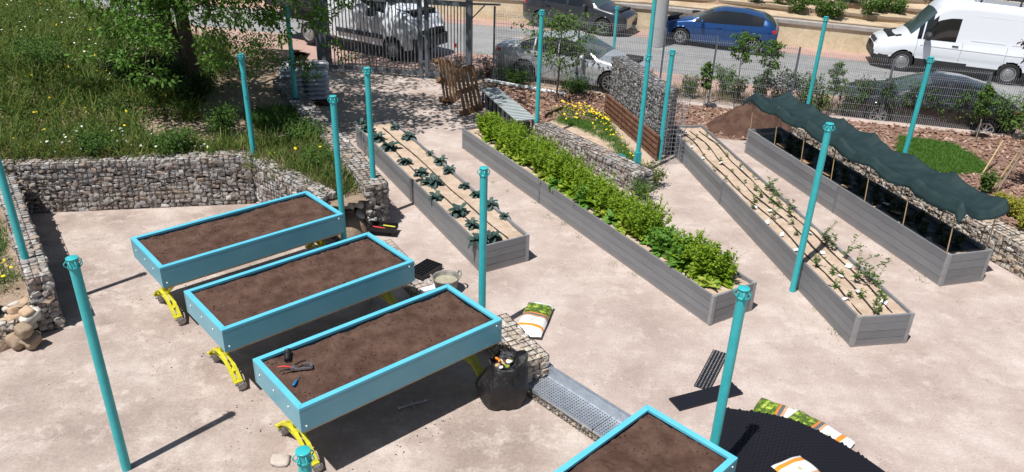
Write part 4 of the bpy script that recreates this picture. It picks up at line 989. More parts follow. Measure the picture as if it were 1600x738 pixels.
def top_z(p, t):
    d = np.array([t[0]-800, t[1]-369, FPX]); w = np.array([d.dot(CX), d.dot(CY), d.dot(CU)]); return CAM_H+w[2]*math.hypot(p[0], p[1])/math.hypot(w[0], w[1])
POLES = [
 ('P1', at(198, 733, L0), L0, 2.44, 'teal pole standing alone on the lower terrace in front at left'),
 ('P2', at(40, 405, .62), .5, 2.5, 'teal pole rising from the low wall at the left edge'),
 ('P3', at(396, 238, .74), .6, 1.95, 'teal pole in shade on the corner of the hillside wall'),
 ('P4', at(462, 152, .82), .6, 1.92, 'teal pole in front of the wrapped sack stack'),
 ('P5', (-2.88, 11.58, L0), L0, 2.84, 'teal pole between the backmost blue table and the rock steps'),
 ('P6', at(583, 278, .8), .6, 1.98, 'teal pole on gabion end beside the kale planter\'s far half'),
 ('P7', (-.38, 8.89, 0), -.02, 2.52, 'teal pole behind the right corner of the table with pliers'),
 ('P8', at(839, 188, .46), .3, 2.64, 'teal pole at the end of the slatted bench'),
 ('P9', at(957, 96, 0), 0, 1.8, 'short-looking teal pole behind the dark grey gabion near the black car'),
 ('P10', at(993, 275, 0), 0, 2.59, 'very tall teal pole in front of the rusty screen'),
 ('P11', at(1030, 250, 0), 0, 2.48, 'teal pole inside the empty wire cage'),
 ('P12', (7.64, 19.44, 0), 0, 2.71, 'teal pole behind the far end of the shade net'),
 ('P13', (8.15, 15.08, 0), 0, 2.74, 'teal pole between the shade net and the grass patch'),
 ('P14', at(1238, 455, 0), 0, 2.77, 'teal pole leaning in view against the hose-laid planter'),
 ('P15', (2.19, 6.18, 0), -.02, 2.48, 'teal pole behind the corner of table at the bottom edge'),
 ('P16', (-1.53, 4.4, L0), L0, 2.19, 'teal pole top cut off at the bottom edge of the photo')]
for nm, p, z, h, lb in POLES:
    if nm in TOPS: h = top_z(p, TOPS[nm])-z
    T = thing('teal_pole', lb, 'pole', (p[0], p[1], z), rng.uniform(0, 1), 'teal shade sail poles')
    pole_parts(h).build('shaft', 'teal', T, smooth=True)
    r_o = ring_mb().build('hook_collar', 'teal', T, smooth=True); r_o.location = (0, 0, h)
    if nm == 'P10':
        mb = MB(); mb.tube([(0, 0, h), (0, 0, h+2.2)], .042, 16); mb.build('extension_shaft', 'teal', T, smooth=True)
        mb = MB(); mb.box((0, 0, .3), (.12, .12, .5)); mb.build('sleeve', 'teal', T)

# ================================================================ FENCE AND GATE
def fence_run(label, a, b, za, zb, ha, hb, posts):
    a = np.array(a); b = np.array(b); L = np.linalg.norm(b-a); u = (b-a)/L
    T = thing('mesh_fence', label, 'fence', (a[0], a[1], 0), math.atan2(u[1], u[0]))
    bounds = posts
    for x0, x1 in zip(bounds[:-1], bounds[1:]):
        t = (x0+x1)/2/L; z0 = za+(zb-za)*t; h = ha+(hb-ha)*t; mb = MB()
        for x in np.arange(x0+.03, x1-.02, .05): mb.box((x, 0, z0+h/2), (.007, .007, h))
        z = z0+.03; k = 0
        while z < z0+h:
            mb.box(((x0+x1)/2, .0075, z), (x1-x0, .007, .007)); k += 1; z += .2 if k % 4 else .05
        mb.build('mesh_panel', 'steel', T)
    for x in posts:
        t = x/L; mb = MB(); mb.box((x, .04, (za+(zb-za)*t)+(ha+(hb-ha)*t)/2), (.05, .05, (ha+(hb-ha)*t)+.06)); mb.build('fence_post', 'gate', T)
    return T
fence_run('grey wire mesh fence between the gate and the street, along the whole garden edge', (-.72, 22.4), (13.6, 18.72), 0, -.05, 2.16, 1.45, [0, 2.5, 4.9, 6.3, 8.45, 10.8, 13.1, 14.7])
def gate():
    gA = np.array([-5.75, 23.1]); gB = np.array([-1.48, 22.35])
    u = (gB-gA)/np.linalg.norm(gB-gA); L = np.linalg.norm(gB-gA)
    T = thing('driveway_gate', 'blue-grey barred double steel gate in front of the white truck', 'gate', (gA[0], gA[1], 0), math.atan2(u[1], u[0]))
    H = 2.3; m0 = 3.0/4.34*L
    for x, w in ((-.2, .32), (L+.04, .17)):
        mb = MB(); mb.box((x, 0, H/2), (w, .2, H+.1)); mb.build('gate_post', 'gate', T)
    mb = MB(); mb.box((m0-.09, 0, H/2), (.1, .08, H)); mb.box((m0+.09, 0, H/2), (.1, .08, H))
    for z in (.5, 1.25): mb.box((m0, -.02, z), (.09, .03, .05))
    mb.build('centre_stile', 'gate', T)
    for x0, x1, n in ((.0, m0-.11, 26), (m0+.11, L-.06, 12)):
        f = MB(); f.box(((x0+x1)/2, 0, .13), (x1-x0, .07, .13)); f.box(((x0+x1)/2, 0, H-.07), (x1-x0, .08, .14)); f.box((x0+.02, 0, H/2), (.045, .05, H-.1)); f.build('leaf_frame', 'gate', T)
        b = MB()
        for i in range(n): x = x0+(x1-x0)*(i+.5)/n; b.box((x, 0, H/2), (.026, .026, H-.3))
        b.build('bars', 'gate', T)
    mb = MB(); mb.box((L-.35, -.05, 1.05), (.05, .05, .12)); mb.build('lock_box', 'red', T)
    mb = MB(); mb.beam((L+.05, 0, H-.05), (L+.95, 0, H-.02), .05, .05); mb.beam((L+.08, 0, H-.5), (L+.5, 0, H-.06), .035, .035); mb.build('bracing_arm', 'gate', T)
    mb = MB(); mb.box((L/2, -.02, .01), (L+.3, .1, .02)); mb.build('floor_rail', 'gate', T)
gate()
# post left of the gate, seen under the tree
p = at(468, 108, 0)
# light grey lamp post
p = S(1025, 71); T = thing('lamp_post', 'thick light grey post on the street directly behind the tallest teal pole', 'post', p)
mb = MB(); mb.tube([(0, 0, 0), (0, 0, 3), (0, 0, 7)], [.3, .29, .24], 20); mb.build('shaft', 'lamppost', T, smooth=True)
mb = MB(); mb.tube([(0, 0, 6.9), (0, -.4, 7.3), (0, -1.2, 7.4)], .06, 8); mb.box((0, -1.5, 7.38), (.3, .7, .12)); mb.build('lamp_head', 'lamppost', T)

# ================================================================ PALLETS, SACKS, BENCH
def pallet(label, p, rz, tiltx, tilty):
    T = thing('wooden_pallet', label, 'pallet', p, 0, 'leaning wooden pallets'); T.rotation_euler = (tiltx, tilty, rz); T.scale = (.8, 1, .98)
    # pallet plane x (width 1.0), z (height 1.2), thickness y .14
    for i in range(5): mb = MB(); mb.box((-.44+.22*i, -.06, .6), (.13, .022, 1.2)); mb.build('deck_board', 'wood', T)
    for i in range(3): mb = MB(); mb.box((0, .08, .06+.54*i), (1.0, .022, .13)); mb.build('bottom_board', 'wood', T)
    for i in range(3):
        mb = MB(); mb.box((0, -.04, .06+.54*i), (1.0, .02, .1)); 
        for j in range(3): mb.box((-.44+.44*j, .02, .06+.54*i), (.12, .09, .1))
        mb.build('block_row', 'wood', T)
    return T
pallet('upright wooden pallet leaning by the slatted bench', (*at(737, 176, 0)[:2], .0), math.radians(58), math.radians(-14), math.radians(0))
pallet('tilted darker wooden pallet leaning left of the upright pallet', (*at(703, 162, 0)[:2], .02), math.radians(62), math.radians(-22), math.radians(20))
def bench():
    a = np.array(at(836, 179, .45)[:2]); b = np.array(at(805, 194, .45)[:2]); c = np.array(at(760, 128, .45)[:2])
    w = np.linalg.norm(a-b); d = (np.array(at(762, 155, .45)[:2])-b); 
    far = np.array([-.98, 19.9]); near = np.array([.02, 17.25]); u = (near-far)/np.linalg.norm(near-far); L = np.linalg.norm(near-far)
    T = thing('slatted_bench', 'bench of pale grey cross slats beside the leaning pallets', 'bench', (far[0], far[1], 0), math.atan2(u[1], u[0]))
    mb = MB(); n = 24
    for i in range(n): x = .05+(L-.1)*i/(n-1); mb.box((x, .25, .46), (.062, .52, .03))
    mb.build('seat_slats', 'slat', T)
    mb = MB()
    for y in (.08, .42): mb.box((L/2, y, .425), (L-.05, .04, .04))
    mb.build('support_rail', 'gate', T)
    mb = MB()
    for i in range(9):
        for y in (.04, .46): x = .12+(L-.24)*i/8; mb = MB(); mb.box((x, y, .2), (.05, .05, .4)); mb.build('leg', 'gate', T)
    mb = MB(); mb.box((L/2, .25, .19), (L-.2, .3, .36)); mb.build('stone_core', 'fill', T)  # near-black block; the shade between the slats is in its colour
bench()
# stack of wrapped sacks on a pallet
p = at(478, 158, 0); base = (-5.62, 19.75); RZ = math.radians(12)
T = thing('pallet', 'dark wooden pallet beneath the stack of wrapped sacks', 'pallet', (base[0], base[1], 0), RZ)
mb = MB()
for i in range(6): mb.box((0, -.42+.168*i, .13), (1.2, .13, .02))
for y in (-.42, 0, .42): mb.box((0, y, .012), (1.2, .1, .024)); mb.box((-.5, y, .07), (.14, .12, .1)); mb.box((0, y, .07), (.14, .12, .1)); mb.box((.5, y, .07), (.14, .12, .1))
mb.build('deck', 'darkwood', T)
def sack_tpl(w, d, h, n=9):
    V = []; F = []
    for s in (1, -1):
        for i in range(n+1):
            for j in range(n+1):
                x, y = -1+2*i/n, -1+2*j/n; e = max(0, (1-abs(x)**3.2))*max(0, (1-abs(y)**3.2)); V.append((x*w/2*(1-.04*y*y), y*d/2*(1-.05*x*x), s*h/2*e**.45+.006*math.sin(7*x+5*y)))
    N = (n+1)**2
    for s in (0, 1):
        for i in range(n):
            for j in range(n):
                a = s*N+i*(n+1)+j; q = (a, a+n+1, a+n+2, a+1); F.append(q if s == 0 else q[::-1])
    return np.array(V), F
sv_, sf_ = sack_tpl(.62, .5, .135)
lay = ['bottom', 'second', 'third', 'fourth', 'fifth', 'sixth', 'top']
for k in range(7):
    for c, (x, y) in enumerate(((-.3, -.24), (.31, -.24), (-.3, .26), (.31, .26))):
        if k == 6 and c == 1: continue
        mb = MB(); mb.add(sv_, sf_); o = mb.build('sack', 'plastic_wrap', smooth=True)
        cz, sz = math.cos(RZ), math.sin(RZ); x += rng.uniform(-.02, .02); o.location = (base[0]+cz*x-sz*y, base[1]+sz*x+cz*y, .21+k*.122); o.rotation_euler = (0, 0, RZ+rng.uniform(-.05, .05))
        tag(o, 'pale wrapped sack in the %s layer, %s of the stack by the gate' % (lay[k], ['front left', 'front right', 'back left', 'back right'][c]), 'sack', 'stacked wrapped sacks')
mb = MB(); mb.box((0, 0, .03), (.5, .1, .05)); mb.box((.03, .1, .025), (.45, .08, .04)); o = mb.build('wood_offcut', 'wood'); o.location = (base[0]-.05, base[1]-.2, 1.02); o.rotation_euler = (0, 0, .1); tag(o, 'brown wooden offcut lying on top of the wrapped sacks', 'offcut')
# white boards by the fence foot
a, b = at(760, 128), at(884, 150); mb = MB(); mb.beam((a[0], a[1], .06), (b[0], b[1], .05), .16, .04); o = mb.build('white_plank', 'white'); tag(o, 'long white plank lying on mulch at the fence foot', 'plank')
# soil pile
mb = MB(); V = []; F = []; n = 48; c0 = at(1178, 203); R0 = 1.05
for i in range(n+1):
    for j in range(n+1):
        x, y = -1+2*i/n, -1+2*j/n; r = math.hypot(x*1.0, y*1.15); a1 = math.hypot(x+.25, y)*1.5; a2 = math.hypot(x-.4, y-.2)*1.8
        h = max(0, 1-a1)**.9*.72+max(0, 1-a2)**.9*.5; h = h+(.07*fbm((x, y, 5), 4)+.035*fbm((x, y, 2), 14))*min(1, h*6)-.012
        V.append((x*1.35, y*1.15, h))
for i in range(n):
    for j in range(n): a = i*(n+1)+j; F.append((a, a+n+1, a+n+2, a+1))
mb.add(V, F); o = mb.build('soil_heap', 'soil', smooth=True); o.location = (c0[0], c0[1], .0); kind(o, 'stuff')

# ================================================================ LOOSE OBJECTS ON THE GROUND
# rubber mats (ribbed, dimpled)
MT['rubber'] = mat('black rubber', (.012, .012, .017), rough=.34, bump=.2, bscale=60)
def mat_strip(label, c, L, W, rz, z=0):
    T = thing('rubber_mat', label, 'rubber mat', (c[0], c[1], z), rz, 'dimpled black rubber mats')
    mb = MB(); mb.box((0, 0, .008), (L, W, .014)); nx, ny = int(L/.036), int(W/.036); P = []
    for i in range(nx):
        for j in range(ny): P.append((-L/2+(i+.5+.5*(j % 2)*.9)*L/nx-.004*(j % 2), -W/2+(j+.5)*W/ny, .014))
    v = np.array([(-.013, -.013, 0), (.013, -.013, 0), (.013, .013, 0), (-.013, .013, 0), (0, 0, .014)]); f = [(0, 1, 4), (1, 2, 4), (2, 3, 4), (3, 0, 4)]
    mb.inst(v, f, np.tile(np.eye(3), (len(P), 1, 1)), np.array(P)); mb.build('dimpled_sheet', 'rubber', T); return T
def mids(px): q = np.array([at(*p)[:2] for p in px]); return q
q = mids([(1115, 547), (1137, 555), (1112, 610), (1081, 606)]); c = q.mean(0); d = (q[0]+q[1]-q[2]-q[3])/2
mat_strip('black dimpled rubber strip pointing away, behind the crosswise strip', c, np.linalg.norm(d), .21, math.atan2(d[1], d[0]))
q = mids([(1045, 624), (1145, 599), (1158, 618), (1061, 645)]); c = q.mean(0); d = (q[1]+q[2]-q[0]-q[3])/2
mat_strip('black dimpled rubber strip lying crosswise near the round mat', c, np.linalg.norm(d), .24, math.atan2(d[1], d[0]), .016)
# big round mat : circle through surveyed rim points
matz = lambda x: .02+.17*sstep(2.6, 3.5, x)
pts = np.array([at(*p)[:2] for p in [(1134, 640, .02), (1180, 645, .08), (1250, 665, .17), (1330, 705, .19), (1383, 738, .19)]])
A_ = np.c_[2*pts, np.ones(len(pts))]; sol = np.linalg.lstsq(A_, (pts**2).sum(1), rcond=None)[0]; cc = sol[:2]; RR = math.sqrt(sol[2]+cc.dot(cc))
T = thing('round_rubber_mat', 'large black dimpled rubber mat with a curved edge at the bottom right', 'rubber mat', (cc[0], cc[1], 0))
pa = at(1134, 640, .02)[:2]-cc; pb = at(1119, 700, .02)[:2]-cc; ld = (pb-pa)/np.linalg.norm(pb-pa); a0 = math.atan2(pa[1], pa[0]); SP = 2.3/RR; NA, NR = 60, 30
def mpt(i, j, top):
    t = i/NA; e = np.array([math.cos(a0-SP*t), math.sin(a0-SP*t)])*RR; q = pa+ld*1.9*t; p = q+(e-q)*(j/NR); return (p[0], p[1], matz(p[0]+cc[0])+(.016 if top else 0))
mb = MB()
for top in (1, 0): mb.add([mpt(i, j, top) for i in range(NA+1) for j in range(NR+1)], [(i*(NR+1)+j, (i+1)*(NR+1)+j, (i+1)*(NR+1)+j+1, i*(NR+1)+j+1)[::-1 if top else 1] for i in range(NA) for j in range(NR)])
N1 = (NA+1)*(NR+1); mb.f += [(i*(NR+1)+NR, (i+1)*(NR+1)+NR, N1+(i+1)*(NR+1)+NR, N1+i*(NR+1)+NR) for i in range(NA)]; mb.m += [0]*NA
mb.f += [(i*(NR+1), N1+i*(NR+1), N1+(i+1)*(NR+1), (i+1)*(NR+1)) for i in range(NA)]; mb.m += [0]*NA
outl = [mpt(i, NR, 1)[:2] for i in range(NA+1)]+[mpt(NA, 0, 1)[:2], mpt(0, 0, 1)[:2]]
P = []; s = .05; bx = np.array(outl); lo_, hi_ = bx.min(0), bx.max(0)
for i in range(int((hi_[0]-lo_[0])/s)+1):
    for j in range(int((hi_[1]-lo_[1])/s)+1):
        x, y = lo_[0]+(i+.5*(j % 2))*s, lo_[1]+j*s
        if inpoly(x, y, outl): P.append((x, y, .016+matz(x+cc[0])))
v = np.array([(-.021, -.016, 0), (.021, -.016, 0), (.021, .016, 0), (-.021, .016, 0), (0, 0, .03)]); f = [(0, 1, 4), (1, 2, 4), (2, 3, 4), (3, 0, 4)]
mb.inst(v, f, np.tile(np.eye(3), (len(P), 1, 1)), np.array(P)); mb.build('dimpled_sheet', 'rubber', T)

# compost bags with printed pattern
def bag_mat(name, flip=False):
    M = bpy.data.materials.new(name); M.use_nodes = True; nt = M.node_tree; P = nt.nodes['Principled BSDF']; v = _n(nt, 'ShaderNodeTexCoord').outputs['Object']
    sp = _n(nt, 'ShaderNodeSeparateXYZ'); nt.links.new(v, sp.inputs[0])
    mp = _n(nt, 'ShaderNodeMapRange'); mp.inputs[1].default_value = -.36; mp.inputs[2].default_value = .36; nt.links.new(sp.outputs['X'], mp.inputs[0])
    W_, O_, G_, D_, T_ = (.75, .76, .78), (.8, .27, .03), (.25, .33, .02), (.07, .12, .02), (.55, .33, .2)
    band = _ramp(nt, mp.outputs[0], [(0, W_), (.09, O_), (.17, W_), (.42, T_), (.47, (.12, .13, .13)), (.53, (.6, .2, .05)), (.57, D_), (.66, G_), (.8, (.4, .5, .05)), (.94, W_)], 'CONSTANT')
    nz = _ramp(nt, _noise(nt, v, 16, 3, .6), [(.42, D_), (.5, (.2, .28, .03)), (.58, (.42, .5, .08)), (.7, (.7, .74, .6))], 'CONSTANT')
    gm = _ramp(nt, mp.outputs[0], [(0, (0,)*3), (.55, (0,)*3), (.58, (1,)*3), (.93, (1,)*3), (.95, (0,)*3)], 'CONSTANT')
    c = _mix(nt, band, nz, gm)
    # round logo on the white field
    lx = _n(nt, 'ShaderNodeVectorMath', operation='DISTANCE'); lx.inputs[1].default_value = (-.145, 0, .075)
    cz = _n(nt, 'ShaderNodeCombineXYZ'); nt.links.new(sp.outputs['X'], cz.inputs[0]); nt.links.new(sp.outputs['Y'], cz.inputs[1]); cz.inputs[2].default_value = .075
    nt.links.new(cz.outputs[0], lx.inputs[0]); lg = _ramp(nt, lx.outputs['Value'], [(0, (.35, .4, .2)), (.013, (.7, .7, .66)), (.022, (.4, .32, .15)), (.03, (.75, .76, .78))], 'CONSTANT')
    lm = _ramp(nt, lx.outputs['Value'], [(0, (1,)*3), (.032, (0,)*3)], 'CONSTANT'); 
    c = _mix(nt, c, lg, lm)
    nt.links.new(c, P.inputs['Base Color']); P.inputs['Roughness'].default_value = .3
    b = _n(nt, 'ShaderNodeBump'); b.inputs['Strength'].default_value = .5; b.inputs['Distance'].default_value = .02; nt.links.new(_noise(nt, v, 7, 5), b.inputs['Height']); nt.links.new(b.outputs[0], P.inputs['Normal'])
    return M
BM = bag_mat('printed compost bag')
def bag(label, c, rz, L=.72, W=.42, H=.17, z=0, tilt=0):
    v, f = sack_tpl(L, W, H, 16); v = v.copy(); v[:, 2] = np.where(v[:, 2] < 0, v[:, 2]*.7, v[:, 2]); e = np.abs(v[:, 0])/(L/2)
    v[:, 1] *= 1+.06*e**6
    mb = MB(); mb.add(v, f); o = mb.build('compost_bag', BM, smooth=True); o.location = (c[0], c[1], z+H*.36); o.rotation_euler = (0, tilt, rz); tag(o, label, 'compost bag', 'printed compost bags'); return o
h_, t_ = at(832, 478, .06)[:2], at(826, 524, .06)[:2]
fr = (at(805, 521, .05)+at(842, 530, .05))/2; bk_ = at(846, 476, .05); d = bk_-fr
bag('white, orange and green printed compost bag lying alone behind the stone block', ((fr+bk_)/2)[:2], math.atan2(d[1], d[0]), np.linalg.norm(d)*1.02, .40, .17)
for px, py, rz, lb, z in ((1222, 652, 2.55, 'green printed compost bag peeking out behind the round mat, left one', 0), (1276, 684, 2.3, 'green white and orange bag behind the round mat, right one', .0)):
    c = at(px, py, .05); bag(lb, (c[0], c[1]+.07), rz, .8 if px > 1230 else .6, .46 if px > 1230 else .36, .15 if px > 1230 else .10, z)
c = at(1258, 776, .05); bag('compost bag with orange stripe lying on the round mat at the bottom edge', c[:2], -1.1, .7, .42, .13, .21)

# black bin bag with litter
p = (-.06, 7.82); T = thing('bin_bag', 'full black plastic bin bag slumped beside the stone block', 'bin bag', (p[0], p[1], L0))
mb = MB(); V = []; F = []; nr, nz_ = 48, 26
for k in range(nz_+1):
    t = k/nz_; z = .62*t
    for i in range(nr):
        a = 2*math.pi*i/nr; r = .25*(1+.22*math.sin(math.pi*min(1, t*1.15+.05))**1.2)*(1-.18*t**2); fold = 1+.02*math.sin(11*a+6*t)*t+.05*math.sin(4*a+1.3)*t+.20*mnoise.noise(Vector((math.cos(a)*1.2+3, math.sin(a)*1.2, z*2.6)))+.07*mnoise.noise(Vector((math.cos(a)*3.4, math.sin(a)*3.4+2, z*7)))-.09*abs(mnoise.noise(Vector((math.cos(a)*2.6+7, math.sin(a)*2.6, z*4.5+a*.0))))
        if k == 0: r *= .8
        V.append((r*fold*math.cos(a)*1.12+.05*t*t, r*fold*math.sin(a)*.92, z*(1+.12*math.cos(a-.6)*t)+.04*t*math.sin(3*a+1)))
for t2, rr, zz2 in ((1, .175, .60), (2, .15, .52), (3, .02, .50)):
    for i in range(nr): a = 2*math.pi*i/nr; V.append((rr*math.cos(a), rr*math.sin(a)*.9, zz2+.02*math.sin(5*a)))
tot = nz_+1+3
for k in range(tot-1):
    for i in range(nr): F.append((k*nr+i, k*nr+(i+1) % nr, (k+1)*nr+(i+1) % nr, (k+1)*nr+i))
mb.add(V, F); mb.build('bag_skin', 'black_bag', T, smooth=True)
for i, (m_, n_) in enumerate((('orange', 7), ('tag', 9), ('leaf_lettuce', 7), ('cane', 5))):
    for k in range(n_//2):
        mb = MB(); q = np.array([[rng.uniform(-.1, .1), rng.uniform(-.08, .08), .575+rng.uniform(-.02, .03)]])
        mb.inst(ICO[1][0]*[1, .7, .4], ICO[1][1], rotm(1, .7)*rng.uniform(.03, .05), q); mb.build('litter', m_, T, smooth=True)
# flexible tub
p = at(697, 444, .12); T = thing('flexible_tub', 'grey flexible tub with dusty water standing between two blue tables', 'tub', (p[0], p[1], .03))
mb = MB(); mb.lathe([(0, 0), (.15, 0), (.165, .02), (.2, .2), (.212, .205), (.212, .22), (.198, .22), (.19, .2), (.15, .03), (0, .03)], n=40)
mb.build('tub_wall', 'tubgrey', T, smooth=True)
mb = MB(); mb.lathe([(0, .15), (.176, .15)], n=40); mb.build('muddy_water', mat('muddy water', (.3, .27, .2), (.42, .39, .3), scale=12, rough=.2), T)
for s in (-1, 1):
    mb = MB(); mb.tube([(.2*s, -.07, .21), (.225*s, -.06, .26), (.235*s, 0, .285), (.225*s, .06, .26), (.2*s, .07, .21)], .014, 8); mb.build('handle', 'tubgrey', T, smooth=True)
T.rotation_euler = (0, 0, .35)
# seed tray and sheet
p = at(664, 421, .05); T = thing('seed_tray', 'black plastic seedling tray standing behind the middle blue table', 'tray', (p[0], p[1]-.02, .04), 1.0)
mb = MB(); nx, ny = 8, 5; cw = .062
for i in range(nx+1): mb.box((-nx*cw/2+i*cw, 0, .03), (.01, ny*cw, .06))
for j in range(ny+1): mb.box((0, -ny*cw/2+j*cw, .0297), (nx*cw+.01, .01, .06))
mb.build('cell_grid', 'black_plastic', T); mb = MB(); mb.box((0, 0, -.012), (nx*cw, ny*cw, .015)); mb.build('tray_base', 'black_plastic', T)
p = at(672, 452, .05); mb = MB(); mb.box((0, 0, .02), (.3, .11, .03), rz=.55); mb.box((.1, .14, .02), (.13, .05, .03), rz=.55); o = mb.build('foam_block', 'tag'); o.location = (p[0], p[1], .04); tag(o, 'white foam offcut lying between the seedling tray and nearest blue table', 'offcut')
# tool tray by the gabion end
p = at(592, 362, .05); T = thing('tool_tray', 'dark low tray with red and yellow tools before the gabion end', 'tray', (-2.28, 11.98, .0), -.1)
mb = MB(); mb.box((0, 0, .10), (.5, .26, .02)); mb.box((0, -.13, .14), (.5, .012, .07)); mb.box((0, .13, .14), (.5, .012, .07))
for sx in (-.2, .2): mb.box((sx, 0, .05), (.04, .2, .1))
mb.build('tray_body', 'black_plastic', T)
for i, (m_, a_, b_, lb_) in enumerate((('red', (-.2, .02, .125), (.06, -.04, .13), 'red tool handle'), ('yellow', (0, .06, .14), (.22, .03, .14), 'yellow tool handle'), ('orange', (-.1, -.06, .13), (.1, -.09, .13), 'orange tool handle'))):
    mb = MB(); mb.tube([a_, b_], .013, 8); o = mb.build('hand_tool', m_, smooth=True); o.location = (-2.28, 11.98, .0); o.rotation_euler = (0, 0, -.1); tag(o, lb_+' lying in the low dark tray by the gabion end', 'tool', 'tools in the tray')
# grey strip object beside rocks
a = at(555, 373, .0); mb = MB(); mb.box((0, 0, .02), (.42, .1, .03), rz=.5); o = mb.build('metal_strip', 'steel'); o.location = (a[0], a[1]-.1, .05-.25); tag(o, 'grey metal strip lying below the rock steps', 'strip')
# lump of dried cement near the third table's casters, cross shaped stick under it
p = at(440, 722, L0); v, f = ROCKS[2]; mb = MB(); mb.add(v*[.13, .1, .035]+[0, 0, .02], f); o = mb.build('cement_lump', 'rag', smooth=True); o.location = (p[0]-.02, p[1], L0); tag(o, 'flat pale cement lump beside the nearest table\'s caster', 'lump')
p = at(645, 634, L0); mb = MB(); mb.tube([(-.17, -.05, .02), (-.05, -.01, .03), (.06, .015, .03), (.17, .05, .02)], [.016, .012, .012, .016], 8); mb.tube([(-.01, 0, .03), (.03, -.09, .015)], [.012, .008], 6); mb.tube([(0, 0, .03), (-.02, .07, .02)], [.01, .006], 6)
for x, y in ((-.17, -.05), (.17, .05)): mb.lathe([(.0, -.02), (.022, -.015), (.022, .015), (0, .02)], (x, y, .022), 10)
o = mb.build('broken_fitting', 'grey_metal', smooth=True); o.location = (p[0], p[1], L0); o.rotation_euler = (0, 0, .2); tag(o, 'grey cross-shaped metal fitting on the shaded ground under the nearest blue table', 'fitting')
# blue-green lid in flower bed, rope-ish pipe
p = at(968, 246, .0); mb = MB(); mb.lathe([(.0, .03), (.13, .03), (.15, .0)], n=20); o = mb.build('plastic_lid', 'teal', smooth=True); o.location = (p[0], p[1], .02); tag(o, 'teal plastic lid lying among weeds in the flower bed', 'lid')
p1_, p2_ = at(850, 185, .05), at(880, 170, .03); mb = MB(); mb.box((0, 0, .03), (.9, .02, .1)); o = mb.build('bed_edging', 'black_plastic'); o.location = ((p1_+p2_)/2); o.rotation_euler = (0, 0, 1.0); tag(o, 'short black edging strip at the flower patch corner', 'edging')

# ================================================================ VEHICLES
def interp(pts, x):
    xs = [p[0] for p in pts]; ys = [p[1] for p in pts]; return float(np.interp(x, xs, ys))
def smooth_interp(pts):
    """monotone smoothed profile sampled function"""
    X_ = np.linspace(pts[0][0], pts[-1][0], 400); Y_ = np.interp(X_, [p[0] for p in pts], [p[1] for p in pts]); k = 9
    Yp = np.pad(Y_, k, mode='edge'); ker = np.hanning(2*k+1); ker /= ker.sum(); Ys = np.convolve(Yp, ker, 'valid')
    return lambda x: float(np.interp(x, X_, Ys))
def wheel_build(T, x, y, r, w, rim_m, spokes, side):
    mb = MB(); mb.lathe([(r*.62, -w/2), (r*.9, -w/2), (r, -w/2+.03), (r, w/2-.03), (r*.9, w/2), (r*.62, w/2)], (0, 0, 0), 32, axis='y')
    wh = mb.build('wheel', 'tyre', T, smooth=False); wh.location = (x, y, r)
    mb = MB(); yo = side*w*.46; mb.lathe([(r*.63, 0), (r*.66, side*.012), (r*.60, side*.012), (r*.56, -side*.03)], (0, yo, 0), 32, axis='y')
    if spokes:
        for k in range(spokes):
            a = 2*math.pi*k/spokes; c, s_ = math.cos(a), math.sin(a); mb.beam((r*.08*c, yo, r*.08*s_), (r*.6*c, yo+side*.004, r*.6*s_), .02, r*.13, up=(0, 1, 0))
        mb.lathe([(0, side*.012), (r*.14, side*.01), (r*.15, -side*.01)], (0, yo, 0), 16, axis='y')
    else:
        mb.lathe([(r*.56, -side*.03), (r*.45, side*.0), (r*.22, side*.015), (r*.2, side*.03), (0, side*.035)], (0, yo, 0), 24, axis='y')
    mb.build('rim', rim_m, wh, smooth=False)
    mb = MB(); mb.lathe([(0, -side*.06), (r*.6, -side*.06)], (0, yo, 0), 24, axis='y'); mb.build('brake_shadow_plate', 'arch', wh)
